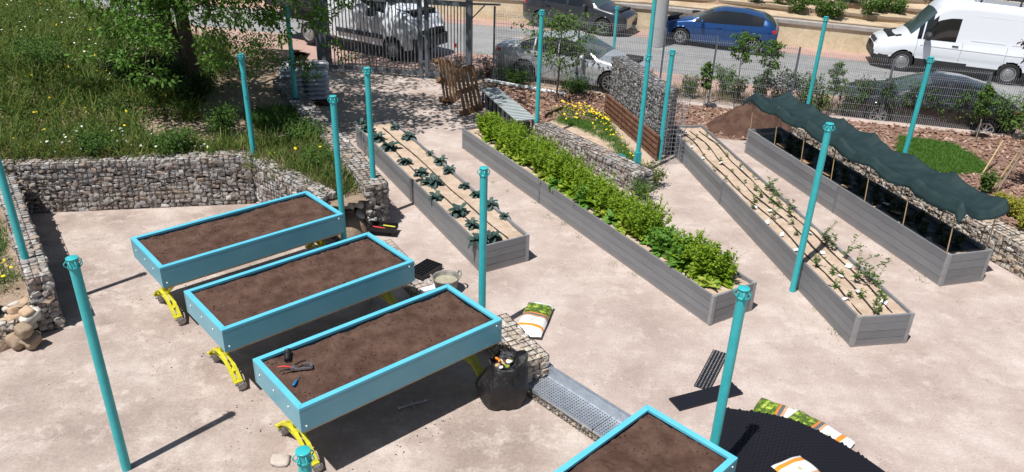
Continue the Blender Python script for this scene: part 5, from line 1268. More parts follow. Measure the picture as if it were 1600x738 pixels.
def vehicle(name, label, cat, A, B, near_left, wb, L, fo, W, prof, belt, paint, track, r=.32, rim='alloy', spokes=10, zl=.2, side_win=None, wsc=None, rwin=None, pillars=(), tumb=.72, low_trim=None, doors=(), handles=(), mirror=None, nose=.72, tail=.8, ends=(.5, .35), greenm=.95, bodyend=None, win_top=9):
    """A,B: front and rear ground contacts of the near wheels; local frame: x forward, origin under the middle of the wheelbase"""
    A = np.array(A); B = np.array(B); f = (A-B); f[2] = 0; f /= np.linalg.norm(f)
    lat = np.array([-f[1], f[0], 0])     # left of the car
    near = 1 if near_left else -1
    ctr = (A+B)/2-lat*near*(track/2)
    pitch = math.atan2(A[2]-B[2], np.linalg.norm((A-B)[:2]))
    T = thing(name, label, cat, ctr, 0); T.rotation_euler = (0, -pitch, math.atan2(f[1], f[0]))
    wx = (wb/2, -wb/2); x0 = wb/2+fo       # x of nose
    top = smooth_interp(prof); bl = smooth_interp(belt)
    NS, NG, NT = 14, 5, 5
    ts = np.linspace(0, L, int(L/.045)+1); rows = 1+NS+NG+NT+1; V = []; zone = []
    def wid(t):
        a = min(1, t/ends[0]); b = min(1, (L-t)/ends[1]); return W/2*(nose+(1-nose)*math.sin(a*math.pi/2)**.8)*(tail+(1-tail)*math.sin(b*math.pi/2)**.8)
    for t in ts:
        w = wid(t); zt = top(t); zb = min(bl(t), zt-.03); gh = zt-zb; k = min(1, gh/.42); wr = w*(.93-(.93-tumb)*k); zr = zt-.035-.03*k
        zlo = zl+.10*max(0, 1-t/.35)+.12*max(0, 1-(L-t)/.4)
        ring = [(0, zlo)]
        for i in range(NS):
            u = i/(NS-1); y = w*(.93+.07*math.sin(min(1, u*1.25+.05)*math.pi/2) - .05*max(0, u-.75)/.25 - (.012 if .38 < u < .46 else 0)); ring.append((y, zlo+(zb-zlo)*u))
        for i in range(1, NG+1):
            u = i/NG; y = w*greenm+(wr-w*greenm)*(u**1.15); ring.append((y, zb+(zr-zb)*u))
        for i in range(1, NT+1):
            u = i/NT; ring.append((wr*(1-u)*1.0 if i < NT else 0, zr+(zt-zr)*math.sin(u*math.pi/2)))
        for y, z in ring: V.append([x0-t, y, z])
    V = np.array(V); K = len(V)//len(ts)
    # snap to wheel arches
    for cx in wx:
        R = r+.055; d = np.hypot(V[:, 0]-cx, V[:, 2]-r); m_ = (np.abs(d-R) < .032) & (V[:, 1] > W*.3); kk = R/np.maximum(d, 1e-6)
        V[m_, 0] = cx+(V[m_, 0]-cx)*kk[m_]; V[m_, 2] = r+(V[m_, 2]-r)*kk[m_]
    body = MB(); glass = MB(); wsg = MB(); Fb = []; Mb_ = []; Fg = []; Fw = []
    for i in range(len(ts)-1):
        tm = (ts[i]+ts[i+1])/2; gh = top(tm)-bl(tm)
        for j in range(K-1):
            q = (i*K+j, i*K+j+1, (i+1)*K+j+1, (i+1)*K+j); c = V[list(q)].mean(0)
            if j <= NS and any(math.hypot(c[0]-cx, c[2]-r) < r+.048 for cx in wx) and (j > 0): continue
            g = False
            if NS <= j < NS+NG and side_win and side_win[0] < tm < side_win[1] and gh > .10 and c[2] < win_top and j >= NS and not any(abs(tm-p) < pw for p, pw in pillars): 
                if not (j == NS+NG-1 and gh < .22): Fg.append(q); g = True
            if j >= NS+NG and j != NS+NG+0 or (j >= NS+NG and wsc and wsc[0] < tm < wsc[1]):
                if (wsc and wsc[0] < tm < wsc[1] and j > NS+NG-1) or (rwin and rwin[0] < tm < rwin[1] and j > NS+NG): Fw.append(q); g = True
            if not g: Fb.append(q); Mb_.append(1 if (low_trim and c[2] < low_trim and j <= NS) else 0)
    V2 = V*[1, -1, 1]
    def clean(mbq):
        V_ = np.concatenate(mbq.v); us = sorted({i for q in mbq.f for i in q}); mp = {a: b for b, a in enumerate(us)}; mbq.v = [V_[us]]; mbq.n = len(us); mbq.f = [tuple(mp[i] for i in q) for q in mbq.f]
    # each side window between two pillars is a mesh of its own
    cutp = sorted(p for p, _ in pillars); grp = {}
    for q in Fg: tq = x0-V[list(q), 0].mean(); grp.setdefault(sum(tq > p for p in cutp), []).append(q)
    for g_, qs in grp.items():
        for s_ in (1, -1):
            one = MB(); one.v = [V if s_ == 1 else V2]; one.f = [tuple(q) if s_ == 1 else tuple(q[::-1]) for q in qs]; one.m = [0]*len(qs); one.n = len(V); clean(one); one.build('side_window', 'glass', T, smooth=True)
    for nm_, sel in (('windscreen', lambda t: wsc and t < wsc[1]+.05), ('rear_window', lambda t: not (wsc and t < wsc[1]+.05))):
        qs = [q for q in Fw if sel(x0-V[list(q), 0].mean())]
        if not qs: continue
        n1 = len(V); one = MB(); W_ = np.concatenate([V, V2]); 
        cm = {i+n1: i for i in range(n1) if V[i, 1] == 0}
        one.v = [W_]; one.n = 2*n1; one.f = [tuple(q) for q in qs]+[tuple(cm.get(a+n1, a+n1) for a in q[::-1]) for q in qs]; one.m = [0]*len(one.f); clean(one); one.build(nm_, 'glass_green', T, smooth=True)
    for Fs, mbq in ((Fb, body),):
        if not Fs: continue
        base = mbq.n; n1 = len(V); mbq.v += [V, V2]; mbq.n += 2*n1
        mbq.f += [tuple(a for a in q) for q in Fs]+[tuple(a+n1 for a in q[::-1]) for q in Fs]
        mm = Mb_ if mbq is body else [0]*len(Fs); mbq.m += mm+mm
    for e, rev in ((0, False), (len(ts)-1, True)):
        qa = [e*K+j for j in range(K)]; qb = [len(V)+e*K+j for j in range(K-2, 0, -1)]; poly = tuple(qa+qb); body.f.append(poly[::-1] if rev else poly); body.m.append(1 if low_trim else 0)
    clean(body)
    bo = body.build('body', [paint, 'trim'], T, smooth=True)
    # dark inside and arches
    mb = MB(); mb.box((x0-L/2, 0, (zl+bl(L/2))/2), (L*.86, W*.66, bl(L/2)-zl-.1))
    for cx in wx: mb.lathe([(0, -W*.46), (r+.04, -W*.46), (r+.04, W*.46), (0, W*.46)], (cx, 0, r), 20, axis='y')
    # cut the liner where the wheels stand: keep only a shallow dark drum behind the wheel
    mb2 = MB(); mb2.box((x0-L/2, 0, (zl+bl(L/2))/2), (L*.86, W*.60, bl(L/2)-zl-.1)); mb2.build('dark_interior', 'arch', T)
    for cx in wx:
        for s in (1, -1): wheel_build(T, cx, s*(W/2-.115), r, .20, rim, spokes, s)
    def side_y(t, z):
        w = wid(t); return w*(.995)
    for t in doors:      # door gaps
        for s in (1, -1):
            z0, z1 = zl+.12, min(bl(t), top(t)-.03); mb = MB(); P = []
            for u in np.linspace(0, 1, 8):
                z = z0+(z1-z0)*u; P.append((x0-t, s*(wid(t)*(.93+.07*math.sin(min(1, u*1.25+.05)*math.pi/2)-.05*max(0, u-.75)/.25)+.002), z))
            for a_, b_ in zip(P[:-1], P[1:]): mb.beam(a_, b_, .006, .008, up=(0, 1, 0))
            mb.build('door_gap', 'arch', T)
    for t in handles:
        for s in (1, -1):
            z = bl(t)-.12; mb = MB(); mb.box((x0-t, s*(wid(t)*.985+.015), z), (.2, .03, .035)); o = mb.build('door_handle', 'trim' if low_trim or paint in ('car_white',) else paint, T)
    if mirror:
        for s in (1, -1):
            t, z, sz = mirror; mb = MB(); v, f = ICO[2]; mb.add(np.sign(v)*np.abs(v)**.8*[sz*.5, sz*.85, sz*.62]+[x0-t, s*(W/2+sz*.75), z], f); mb.beam((x0-t, s*(W/2-.08), z-.03), (x0-t, s*(W/2+.1), z-.02), .05, .04)
            mb.build('wing_mirror', paint if sz < .2 else 'trim', T, smooth=True)
    T['x0'] = x0
    return T, x0, wid, top, bl
def lens(T, name, m, c, s, rz=0, ry=0):
    for sg in (1, -1):
        mb = MB(); v, f = ICO[2]; R = Matrix.Rotation(rz*sg, 3, 'Z')@Matrix.Rotation(ry, 3, 'Y'); q = (np.sign(v)*np.abs(v)**.7*s)@np.array(R).T+[c[0], c[1]*sg, c[2]]; mb.add(q, f); mb.build(name, m, T, smooth=True)
# blue hatchback
A = S(1061, 69.5); B = S(1172.5, 85)
T, x0, wd, tp, bl = vehicle('hatchback_car', 'metallic blue hatchback parked before the cream wall, beside the lamp post', 'car', A, B, True, 2.6, 4.3, .90, 1.78,
    [(0, .62), (.1, .74), (.5, .86), (1.05, .96), (1.25, 1.02), (1.9, 1.36), (2.3, 1.45), (3.0, 1.46), (3.7, 1.37), (4.0, 1.22), (4.25, .95), (4.3, .8)],
    [(0, .70), (1.1, .90), (2.2, .94), (3.4, 1.0), (3.9, 1.05), (4.3, 1.0)], 'car_blue', 1.53, .315, 'alloy', 10, .18, (1.35, 3.75), (1.22, 2.0), (3.72, 4.1), ((3.3, .012),), doors=(1.35, 2.45, 3.35), handles=(2.25, 3.15), mirror=(1.62, .97, .13), nose=.66, tail=.78, ends=(.7, .45))
lens(T, 'headlight', 'lamp', (x0-.36, .66, .66), (.26, .1, .07), -.5); lens(T, 'tail_light', 'red_light', (x0-4.12, .72, .86), (.13, .1, .09), .3)
mb = MB(); mb.box((x0-.02, 0, .42), (.05, .9, .14)); mb.build('grille', 'arch', T)
# silver sedan
A = S(950, 146); B = S(822, 127)
T, x0, wd, tp, bl = vehicle('saloon_car', 'silver saloon car parked just behind the mesh fence, red tail light facing the gate', 'car', A, B, False, 2.68, 4.62, .88, 1.80,
    [(0, .62), (.1, .72), (.5, .84), (1.1, .95), (1.3, 1.0), (2.0, 1.36), (2.4, 1.45), (3.0, 1.44), (3.5, 1.31), (4.0, 1.08), (4.3, 1.06), (4.55, 1.03), (4.62, .9)],
    [(0, .70), (1.2, .9), (2.4, .94), (3.6, .98), (4.62, .97)], 'car_silver', 1.55, .325, 'alloy', 10, .18, (1.4, 3.72), (1.25, 2.1), (3.25, 3.98), ((2.5, .03), (3.3, .02)), doors=(1.4, 2.5, 3.4), handles=(2.3, 3.25), mirror=(1.72, .98, .13), nose=.68, tail=.76, ends=(.7, .5))
lens(T, 'tail_light', 'red_light', (x0-4.40, .72, .84), (.17, .11, .11), .35); lens(T, 'reversing_light', 'lamp', (x0-4.47, .745, .80), (.08, .07, .035), .35)
lens(T, 'headlight', 'lamp', (x0-.36, .68, .66), (.26, .1, .07), -.5)
# dark hatchback near the fence at right
c = at(1432, 116, 1.12)
A = np.array([c[0]-1.05, c[1]-.55, zs(c[0]-1)]); B = A+np.array([2.5, -.7, -.1])
T, x0, wd, tp, bl = vehicle('hatchback_car', 'black hatchback half hidden by shrubs behind the fence, below the white van', 'car', A, B, True, 2.6, 4.25, .88, 1.78,
    [(0, .62), (.1, .74), (.5, .86), (1.05, .96), (1.25, 1.02), (1.95, 1.36), (2.3, 1.45), (2.9, 1.44), (3.5, 1.32), (3.95, 1.1), (4.2, .95), (4.25, .8)],
    [(0, .70), (1.1, .90), (2.2, .93), (3.4, .98), (4.25, .94)], 'car_black', 1.53, .315, 'alloy', 8, .18, (1.35, 3.6), (1.22, 2.0), (3.4, 4.05), ((2.4, .04),), doors=(1.35, 2.4), handles=(2.2,), mirror=(1.62, .97, .13), nose=.66, tail=.78, ends=(.7, .45))
lens(T, 'headlight', 'lamp', (x0-.36, .66, .66), (.26, .1, .07), -.5); lens(T, 'tail_light', 'red_light', (x0-4.1, .72, .84), (.12, .1, .09), .3)
# dark grey car behind the silver one
A = S(950, 57); B = S(838, 42)
T, x0, wd, tp, bl = vehicle('estate_car', 'dark grey car cut off by the photo\'s top edge, directly beyond the silver saloon', 'car', A, B, False, 2.65, 4.35, .86, 1.82,
    [(0, .7), (.12, .85), (.5, .95), (1.0, 1.03), (1.2, 1.1), (1.8, 1.48), (2.2, 1.58), (3.3, 1.58), (3.9, 1.48), (4.2, 1.1), (4.35, .9)],
    [(0, .74), (1.1, .96), (2.2, 1.0), (3.9, 1.06), (4.35, .95)], 'car_grey', 1.56, .33, 'steelrim', 5, .2, (1.3, 4.0), (1.15, 1.95), (4.0, 4.2), ((2.4, .04), (3.3, .03)), doors=(1.3, 2.4, 3.4), handles=(2.2, 3.2), mirror=(1.6, 1.05, .15), nose=.66, tail=.86, ends=(.6, .35))
lens(T, 'headlight', 'lamp', (x0-.34, .68, .74), (.24, .1, .08), -.5); lens(T, 'tail_light', 'red_light', (x0-4.2, .76, .95), (.08, .09, .18), .2)
# dark car beyond the gate
A = S(713, 22); B = S(618, 8)
T, x0, wd, tp, bl = vehicle('hatchback_car', 'black car whose lower body shows above the gate\'s right leaf at the top edge', 'car', A, B, False, 2.55, 4.1, .8, 1.76,
    [(0, .62), (.1, .74), (.5, .88), (1.05, .98), (1.9, 1.4), (2.3, 1.48), (3.3, 1.46), (3.9, 1.2), (4.1, .85)],
    [(0, .70), (1.1, .92), (3.4, 1.0), (4.1, .94)], 'car_black', 1.5, .31, 'alloy', 8, .18, (1.35, 3.6), (1.15, 1.95), (3.5, 3.9), ((2.3, .04),), doors=(1.3, 2.4), handles=(2.2,), mirror=(1.6, .97, .13), nose=.66, tail=.8, ends=(.6, .4))
# white van
A = S(1407, 111); B = S(1563.5, 131)
T, x0, wd, tp, bl = vehicle('delivery_van', 'tall white panel van with black roof rack, parked at the far kerb at right', 'van', A, B, True, 3.4, 5.55, .98, 1.99,
    [(0, .75), (.08, .95), (.3, 1.06), (.9, 1.24), (1.05, 1.34), (1.6, 2.05), (1.8, 2.36), (2.15, 2.54), (2.8, 2.6), (5.4, 2.56), (5.5, 2.5), (5.55, 2.3)],
    [(0, .85), (.9, 1.1), (1.3, 1.18), (2.7, 1.2), (5.55, 1.25)], 'car_white', 1.72, .36, 'steelrim', 0, .24, (1.28, 2.5), (1.02, 1.66), None, ((1.42, .02),), win_top=1.93, tumb=.86, low_trim=.5, doors=(1.3, 2.72, 4.1), handles=(2.5,), mirror=(1.55, 1.34, .24), nose=.72, tail=.96, ends=(.55, .12))
lens(T, 'headlight', 'lamp', (x0-.26, .74, .83), (.24, .10, .12), -.6)
mb = MB(); mb.box((x0-.05, 0, .84), (.08, .9, .2)); mb.box((x0-.015, 0, .5), (.06, 1.5, .22)); mb.build('grille', 'trim', T)
mb = MB(); mb.box((x0-.03, 0, .42), (.04, .5, .11)); mb.build('number_plate', 'white', T)
mb = MB()
for s in (1, -1): mb = MB(); mb.beam((x0-.80, s*.62, 1.195), (x0-.62, s*.62, 1.15), .2, .03); mb.build('bonnet_vent', 'trim', T)
mb = MB()      # body side panel pressings
for s in (1, -1):
    for a_, b_ in (((2.95, 1.32), (4.0, 1.32)), ((4.2, 1.32), (5.3, 1.32)), ((2.95, 2.12), (4.0, 2.12)), ((4.2, 2.12), (5.3, 2.12)), ((1.4, 1.0), (5.4, .98))):
        yy = lambda z: s*(.995*(.95 if z > 1.25 else 1.0)*(1-.10*max(0, (z-1.25))/1.3)+.0)
        mb.beam((x0-a_[0], yy(a_[1]), a_[1]), (x0-b_[0], yy(b_[1]), b_[1]), .014, .03)
mb.build('side_moulding', 'car_white', T)
mb = MB(); 
for s in (1, -1): mb.beam((x0-2.7, s*.72, 2.72), (x0-5.5, s*.72, 2.72), .035, .035)
for k in range(24): x = 2.75+k*2.7/23; mb.box((x0-x, 0, 2.70), (.03, 1.44, .02))
for k in range(9): mb.box((x0-4.1, -.6+.15*k, 2.715), (2.8, .02, .02))
for x in (2.9, 4.1, 5.3):
    for s in (1, -1): mb.box((x0-x, s*.72, 2.62), (.05, .04, .18))
mb.build('roof_rack', 'trim', T)
mb = MB(); mb.tube([(x0-2.2, .3, 2.44), (x0-2.35, .3, 2.6)], .012, 6); mb.build('antenna', 'trim', T)
# white crew cab truck with dark dropside bed
A = S(617, 94.5); f = np.array([1, -.55, -.02]); f /= np.linalg.norm(f); B = A-f*3.6
T, x0, wd, tp, bl = vehicle('dropside_truck', 'white crew-cab truck with dark loading bed standing behind the gate', 'truck', A, B, False, 3.6, 3.55, .85, 1.98,
    [(0, 1.0), (.1, 1.3), (.3, 1.48), (.8, 1.64), (.95, 1.7), (1.6, 2.38), (1.9, 2.6), (3.4, 2.66), (3.5, 2.55), (3.55, 2.3)],
    [(0, 1.1), (.9, 1.42), (1.1, 1.46), (1.5, 1.50), (2.1, 1.74), (3.55, 1.8)], 'car_white', 1.72, .37, 'steelrim', 0, .32, (1.12, 3.4), (.98, 1.8), None, ((2.35, .09),), tumb=.84, doors=(1.25, 2.4, 3.35), handles=(2.2, 3.15), mirror=(1.5, 1.5, .24), nose=.74, tail=.96, ends=(.5, .12), low_trim=.42)
mb = MB(); mb.box((x0-4.98, 0, 1.14), (2.75, 2.0, .06)); mb.box((x0-4.98, 0, .72), (2.7, .8, .2))
mb.build('bed_floor', 'bed_grey', T)
for s in (1, -1): mb = MB(); mb.box((x0-4.98, s*1.0, 1.36), (2.75, .04, .40)); mb.box((x0-4.98, s*1.03, 1.52), (2.6, .02, .04)); mb.box((x0-4.98, s*1.03, 1.25), (2.6, .02, .04)); mb.build('drop_side', 'bed_grey', T)
mb = MB(); mb.box((x0-6.34, 0, 1.36), (.04, 1.96, .40)); mb.build('tail_board', 'bed_grey', T); mb = MB(); mb.box((x0-3.66, 0, 1.5), (.05, 1.9, .9)); mb.build('head_board', 'bed_grey', T)
lens(T, 'headlight', 'lamp', (x0-.3, .76, .95), (.2, .1, .14), -.5)
for s in (1, -1): mb = MB(); mb.box((x0-2.2, s*1.0, .72), (1.9, .03, .14)); mb.build('sill_moulding', 'trim', T)
mb = MB(); mb.box((x0-.02, 0, .6), (.16, 1.8, .36)); mb.build('front_bumper', 'trim', T)

# ================================================================ TREES AND SHRUBS
def grow(mb, p, d, r, L, depth, out, spread=.6, up=.1, mi=1, seg=4):
    P = [np.array(p, float)]; d = np.array(d, float); d /= np.linalg.norm(d); rs = [r]
    for k in range(seg):
        d = d+rng.normal(0, .10, 3)+np.array([0, 0, up*.25]); d /= np.linalg.norm(d); P.append(P[-1]+d*L/seg); rs.append(r*(1-.45*(k+1)/seg))
    mb.tube(P, rs, 7 if r > .03 else 5, mi=mi)
    if depth == 0:
        for k in range(1, seg+1): out.append((P[k], d))
        return
    for k in range(rng.integers(2, 4)+1):
        i = rng.integers(seg//2, seg+1); a = d+rng.normal(0, spread, 3); grow(mb, P[i], a, rs[i]*.62, L*rng.uniform(.55, .8), depth-1, out, spread, up, mi, seg)
def leaves_at(mb, pts, n, rad, sz, tpl, mi=0, flat=.6):
    P = np.repeat(np.array(pts), n, 0); N = len(P); off = rdirs(N)*rng.uniform(0, 1, (N, 1))**.5*rad; off[:, 2] *= flat
    mb.inst(tpl[0], tpl[1], dirM(off+rng.normal(0, rad*.5, (N, 3))+[0, 0, -rad*.3], scale=sz*rng.uniform(.6, 1.3, N)), P+off, mi)
# --- big elm on the hillside
tb = at(303, 138, .95); tb = np.array([tb[0], tb[1], hill_h(tb[0], tb[1])-.1])
T = thing('broadleaf_tree', 'big tree with dark trunk on the hillside, its light green branches hanging low', 'tree', tb)
tr = MB(); tr.tube([(0, 0, 0), (.02, .0, .5), (.0, .02, 1.2), (-.05, .05, 2.2), (.02, .1, 3.4)], [.24, .17, .15, .14, .12], 12); tr.tube([(-.03, .0, .3), (-.28, .1, 1.2), (-.5, .2, 2.4), (-.9, .3, 3.8)], [.12, .10, .09, .07], 9)
out = []
for k in range(9):
    a = 2*math.pi*k/9+rng.uniform(-.2, .2); grow(tr, (.0, .1, rng.uniform(2.6, 3.5)), (math.cos(a), math.sin(a), rng.uniform(.35, .9)), .06, 2.3, 2, out, .5, .1, 0)
# low hanging limbs towards the places where the photo shows them
low = []
def hang(px, py, z, frm=2.3, w=.028):
    q = at(px, py, z)-tb; s0 = np.array([0, .05, frm]); m1 = (s0+q)/2+np.array([0, 0, .75]); P = [s0, (s0+m1)/2+[0, 0, .25], m1, (m1+q)/2+[0, 0, .18], q]
    tr.tube(P, [w, w*.8, w*.6, w*.4, w*.15], 5)
    for i in range(5):
        t = i/4; b = P[2]*(1-t)+P[3]*t if t < .5 else P[3]*(1.5-t)+P[4]*(t-.5)*2 if t < 1 else P[4]
        low.append(b); e = b+rdirs(1)[0]*[.45, .45, .2]+[0, 0, -.12]; tr.tube([b, e], [.008, .003], 4); low.append(e)
for px, py, z in [(180, 50, 2.6), (200, 95, 2.2), (225, 118, 2.0), (240, 60, 2.7), (205, 40, 2.7), (165, 75, 2.4), (235, 20, 2.9), (190, 15, 2.9), (150, 20, 2.9), (330, 20, 2.9), (350, 60, 2.5), (375, 30, 2.8), (358, 95, 2.2), (400, 60, 2.6), (425, 15, 2.9), (440, 50, 2.5), (335, 45, 2.6), (390, 10, 3.0), (215, 75, 2.4), (245, 105, 2.1)]: hang(px, py, z)
for px, py, z in [(470, 95, 1.7), (478, 105, 1.5), (500, 12, 2.6), (410, 95, 1.9), (540, 8, 2.8), (525, 68, 2.1)]: hang(px, py, z, 2.8, .018)
tr.build('trunk', 'bark', T, smooth=True)
lf = MB(); leaves_at(lf, low, 50, .27, .105, LQ)
hi = np.array([o[0] for o in out]); 
leaves_at(lf, hi, 24, .36, .13, LS)
cr = rdirs(210, -.5, 1)*rng.uniform(.35, 1, (210, 1))**.5*[4.2, 4.4, 1.7]+np.array([2.3, 2.3, 4.8]); cr = np.concatenate([cr, rdirs(75, -.6, 1)*rng.uniform(.2, 1, (75, 1))**.5*[2.6, 1.7, .9]+np.array([-.3, -1.3, 5.0])]); leaves_at(lf, cr, 66, .55, .16, LS)  # unseen upper crown; leaf blobs added overhead to spread the dappled shade
lf.build('crown', 'leaf_tree', T)
# neighbour tree further back, off the top edge, that shades the hill and street
def back_tree(label, x, y, h, r, n, m='leaf_tree', z0=None, low_=.45):
    b = np.array([x, y, hill_h(x, y)-.05 if z0 is None else z0]); T = thing('broadleaf_tree', label, 'tree', b); tr = MB(); out = []
    tr.tube([(0, 0, 0), (0, 0, h*.5)], [.16, .1], 9)
    for k in range(7): a = 2*math.pi*k/7; grow(tr, (0, 0, h*.42), (math.cos(a), math.sin(a), .7), .05, r*.7, 1, out, .5, .1, 0)
    tr.build('trunk', 'bark', T, smooth=True); lf = MB(); c = rdirs(n, -.6, 1)*rng.uniform(.35, 1, (n, 1))**.5*[r, r, r*.55]+np.array([0, 0, h*.7]); leaves_at(lf, c, 40, .5, .16, LS); lf.build('crown', m, T)
back_tree('dark leafy tree behind the hillside tree, at the very top edge', -9.6, 20.6, 5.6, 2.6, 60)
# --- young tree behind the slatted bench
def young_tree(label, base, h, crown, nl, m, sz, trunk_r=.03, tpl=LQ, clear=.3, stem='bark', name='young_tree', nb=16, lean=(0, 0), droop=0):
    T = thing(name, label, 'tree', base); tr = MB(); top = np.array([lean[0], lean[1], h]); tr.tube([(0, 0, -.02), top*.33+[.02, 0, 0], top*.66-[.01, 0, 0], top], [trunk_r, trunk_r*.8, trunk_r*.6, trunk_r*.25], 7); pts = []
    for k in range(nb):
        t = clear+(1-clear)*(k+.5)/nb; b = top*t; a = k*2.4; rr = crown*(math.sin(math.pi*min(1, (t-clear)/(1-clear)*.8+.15)))*rng.uniform(.6, 1.1)
        e = b+np.array([math.cos(a)*rr, math.sin(a)*rr, rr*(.45-droop)]); tr.tube([b, (b+e)/2+[0, 0, .03], e], [trunk_r*.35, trunk_r*.22, .003], 5)
        for q in np.linspace(.4, 1.05, 4): pts.append(b+(e-b)*q)
    pts.append(top)
    tr.build('trunk', stem, T, smooth=True); lf = MB(); leaves_at(lf, pts, nl, crown*.22, sz, tpl); lf.build('crown', m, T); return T
young_tree('young airy green tree on mulch in front of the silver saloon', at(868, 161), 2.3, 1.15, 13, 'leaf_small', .10, .03, clear=.38, nb=24, lean=(.08, .05))
young_tree('small young tree with reddish tips, nearest the dark gabion on the mulch', at(1098, 172), 1.25, .22, 16, 'leaf_small', .075, .016, clear=.45, stem='bark_pale', nb=14, lean=(0, .1))
young_tree('bushy young tree left of the black hatchback, behind the shade net', at(1297, 170), 1.25, .26, 16, 'leaf_small', .08, .018, clear=.35, nb=14, stem='bark')
young_tree('slim young tree on mulch right of grass, its stem tied to a stake', at(1523, 222), 1.35, .22, 18, 'leaf_small', .075, .016, clear=.45, stem='bark_pale', nb=13, lean=(.1, .25))
young_tree('purple leaved young tree half out of the photo\'s right edge', at(1608, 215), 2.75, .5, 22, 'purple', .09, .022, clear=.52, nb=18, lean=(-.38, .1))
T = young_tree('leaning young tree held by two stakes at the right edge', at(1556, 300), 1.9, .45, 18, 'leaf_small', .08, .028, clear=.6, nb=12, lean=(.72, .25), stem='bark_pale')
for a_, b_, lb in (((1533, 275), (1567, 220, .6), 'left'), ((1550, 297), (1590, 240, .8), 'right')):
    a = at(*a_); b = at(b_[0], b_[1], b_[2]); mb = MB(); mb.tube([(0, 0, 0), tuple(b-a)], .018, 7); o = mb.build('wooden_stake', 'cane', smooth=True); o.location = a; tag(o, 'slanting wooden stake, %s one beside the leaning young tree' % lb, 'stake', 'stakes of the leaning tree')
# --- shrubs
def shrub(label, base, h, r, n, m, sz, name='shrub', tpl=LS, nst=7):
    T = thing(name, label, 'shrub', base); st = MB(); pts = []
    for k in range(nst):
        a = 2.4*k; e = np.array([math.cos(a)*r*rng.uniform(.3, 1), math.sin(a)*r*rng.uniform(.3, 1), h*rng.uniform(.6, 1.05)]); st.tube([(0, 0, -.02), e*.5+[0, 0, h*.1], e], [.01, .007, .003], 4)
        for q in (.35, .55, .75, .9, 1.03): pts.append(e*q+[0, 0, h*.04])
    st.build('stems', 'bark', T); lf = MB(); leaves_at(lf, pts, n, r*.38, sz, tpl, flat=.9); lf.build('foliage', m, T); return T
def on_verge(px, py, z=0): p = at(px, py, z); return p
shr = [(1075, 152, .55, .25, 'weed_green', 'small green shrub at the fence foot right of the dark gabion'), (1130, 148, .8, .35, 'weed_green', 'thin green shrub under the blue hatchback\'s front door'),
 (1148, 155, .6, .28, 'weed_green', 'small shrub between the red-tipped tree and blue car'), (1185, 160, .85, .32, 'weed_green', 'tall thin shrub behind the fence below blue hatchback\'s rear wheel'),
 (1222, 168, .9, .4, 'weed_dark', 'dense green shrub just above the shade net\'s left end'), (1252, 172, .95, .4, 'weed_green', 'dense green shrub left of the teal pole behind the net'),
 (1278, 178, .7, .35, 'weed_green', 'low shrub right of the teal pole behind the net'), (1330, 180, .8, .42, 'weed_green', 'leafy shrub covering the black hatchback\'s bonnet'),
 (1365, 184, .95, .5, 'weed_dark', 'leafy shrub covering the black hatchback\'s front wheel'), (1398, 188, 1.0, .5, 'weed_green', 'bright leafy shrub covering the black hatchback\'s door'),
 (1440, 192, .9, .48, 'weed_green', 'leafy shrub right of the pole covering the black hatchback'), (1475, 196, .95, .48, 'weed_green', 'leafy shrub covering the black hatchback\'s tail'),
 (1508, 200, 1.0, .45, 'weed_green', 'leafy shrub left of the staked slim tree'), (1575, 212, 1.0, .5, 'weed_green', 'bushy shrub at the fence by the right edge'), (1610, 222, 1.1, .6, 'weed_green', 'bushy shrub cut by the right edge of the photo')]
for px, py, h, r, m_, lb in shr: shrub(lb, at(px, py), h, r, 34 if h > .75 else 22, m_, .075)
young_tree('leggy green bush behind the fence, its top before the blue hatchback\'s doors', (*at(1146, 168)[:2], 0), 2.0, .42, 16, 'weed_green', .08, .014, clear=.62, nb=12)
young_tree('leggy green bush behind the fence, its top before the blue hatchback\'s rear wheel', (*at(1190, 172)[:2], 0), 1.85, .4, 16, 'weed_green', .08, .014, clear=.6, nb=12)
shrub('bright feathery green shrub on the mulch below the grass patch', at(1538, 302), .45, .17, 40, 'leaf_small', .05, 'shrub', LQ)
shrub('yellow-green rounded shrub behind the right gabion wall', at(1585, 340), .34, .24, 60, 'olive', .05)
shrub('small yellow shrub nearest the right gabion wall', at(1600, 362), .25, .17, 50, 'olive', .045)
shrub('small yellowish sprig shrub left of the rounded yellow one', at(1562, 322), .25, .14, 30, 'olive', .045)
shrub('greyish scrubby plant at the foot of the wire cage', at(1018, 290), .42, .3, 30, 'weed', .05)
shrub('scrubby green plant between leafy planter and wire cage', at(1000, 312), .35, .28, 26, 'weed_green', .045)
shrub('dry red-brown brush beside the gate post and pallets', at(712, 128), .75, .35, 16, 'red_tip', .05)
shrub('dry red-brown brush right of the gate behind the fence', at(762, 122), .8, .4, 16, 'red_tip', .05)
shrub('green hedge clump under the silver saloon\'s rear wheel', at(805, 132), .42, .4, 40, 'weed_green', .06)
shrub('green hedge clump beneath the silver saloon\'s tail', at(785, 126), .45, .3, 36, 'weed_green', .06)
shrub('low green hedge clump beneath the silver saloon\'s doors', at(900, 145), .35, .5, 40, 'weed_green', .06)
shrub('grey-green lavender tuft at the far end of the leafy green planter', loc(G2, .4, L2-.25, .44), .25, .2, 40, 'weed', .04, 'lavender')
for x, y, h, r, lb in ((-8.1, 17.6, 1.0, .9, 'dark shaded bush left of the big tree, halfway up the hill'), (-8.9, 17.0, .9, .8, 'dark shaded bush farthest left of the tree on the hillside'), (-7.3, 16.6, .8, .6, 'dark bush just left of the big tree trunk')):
    shrub(lb, (x, y, hill_h(x, y)), h*.7, r*.75, 60, 'weed_dark', .07, nst=12)
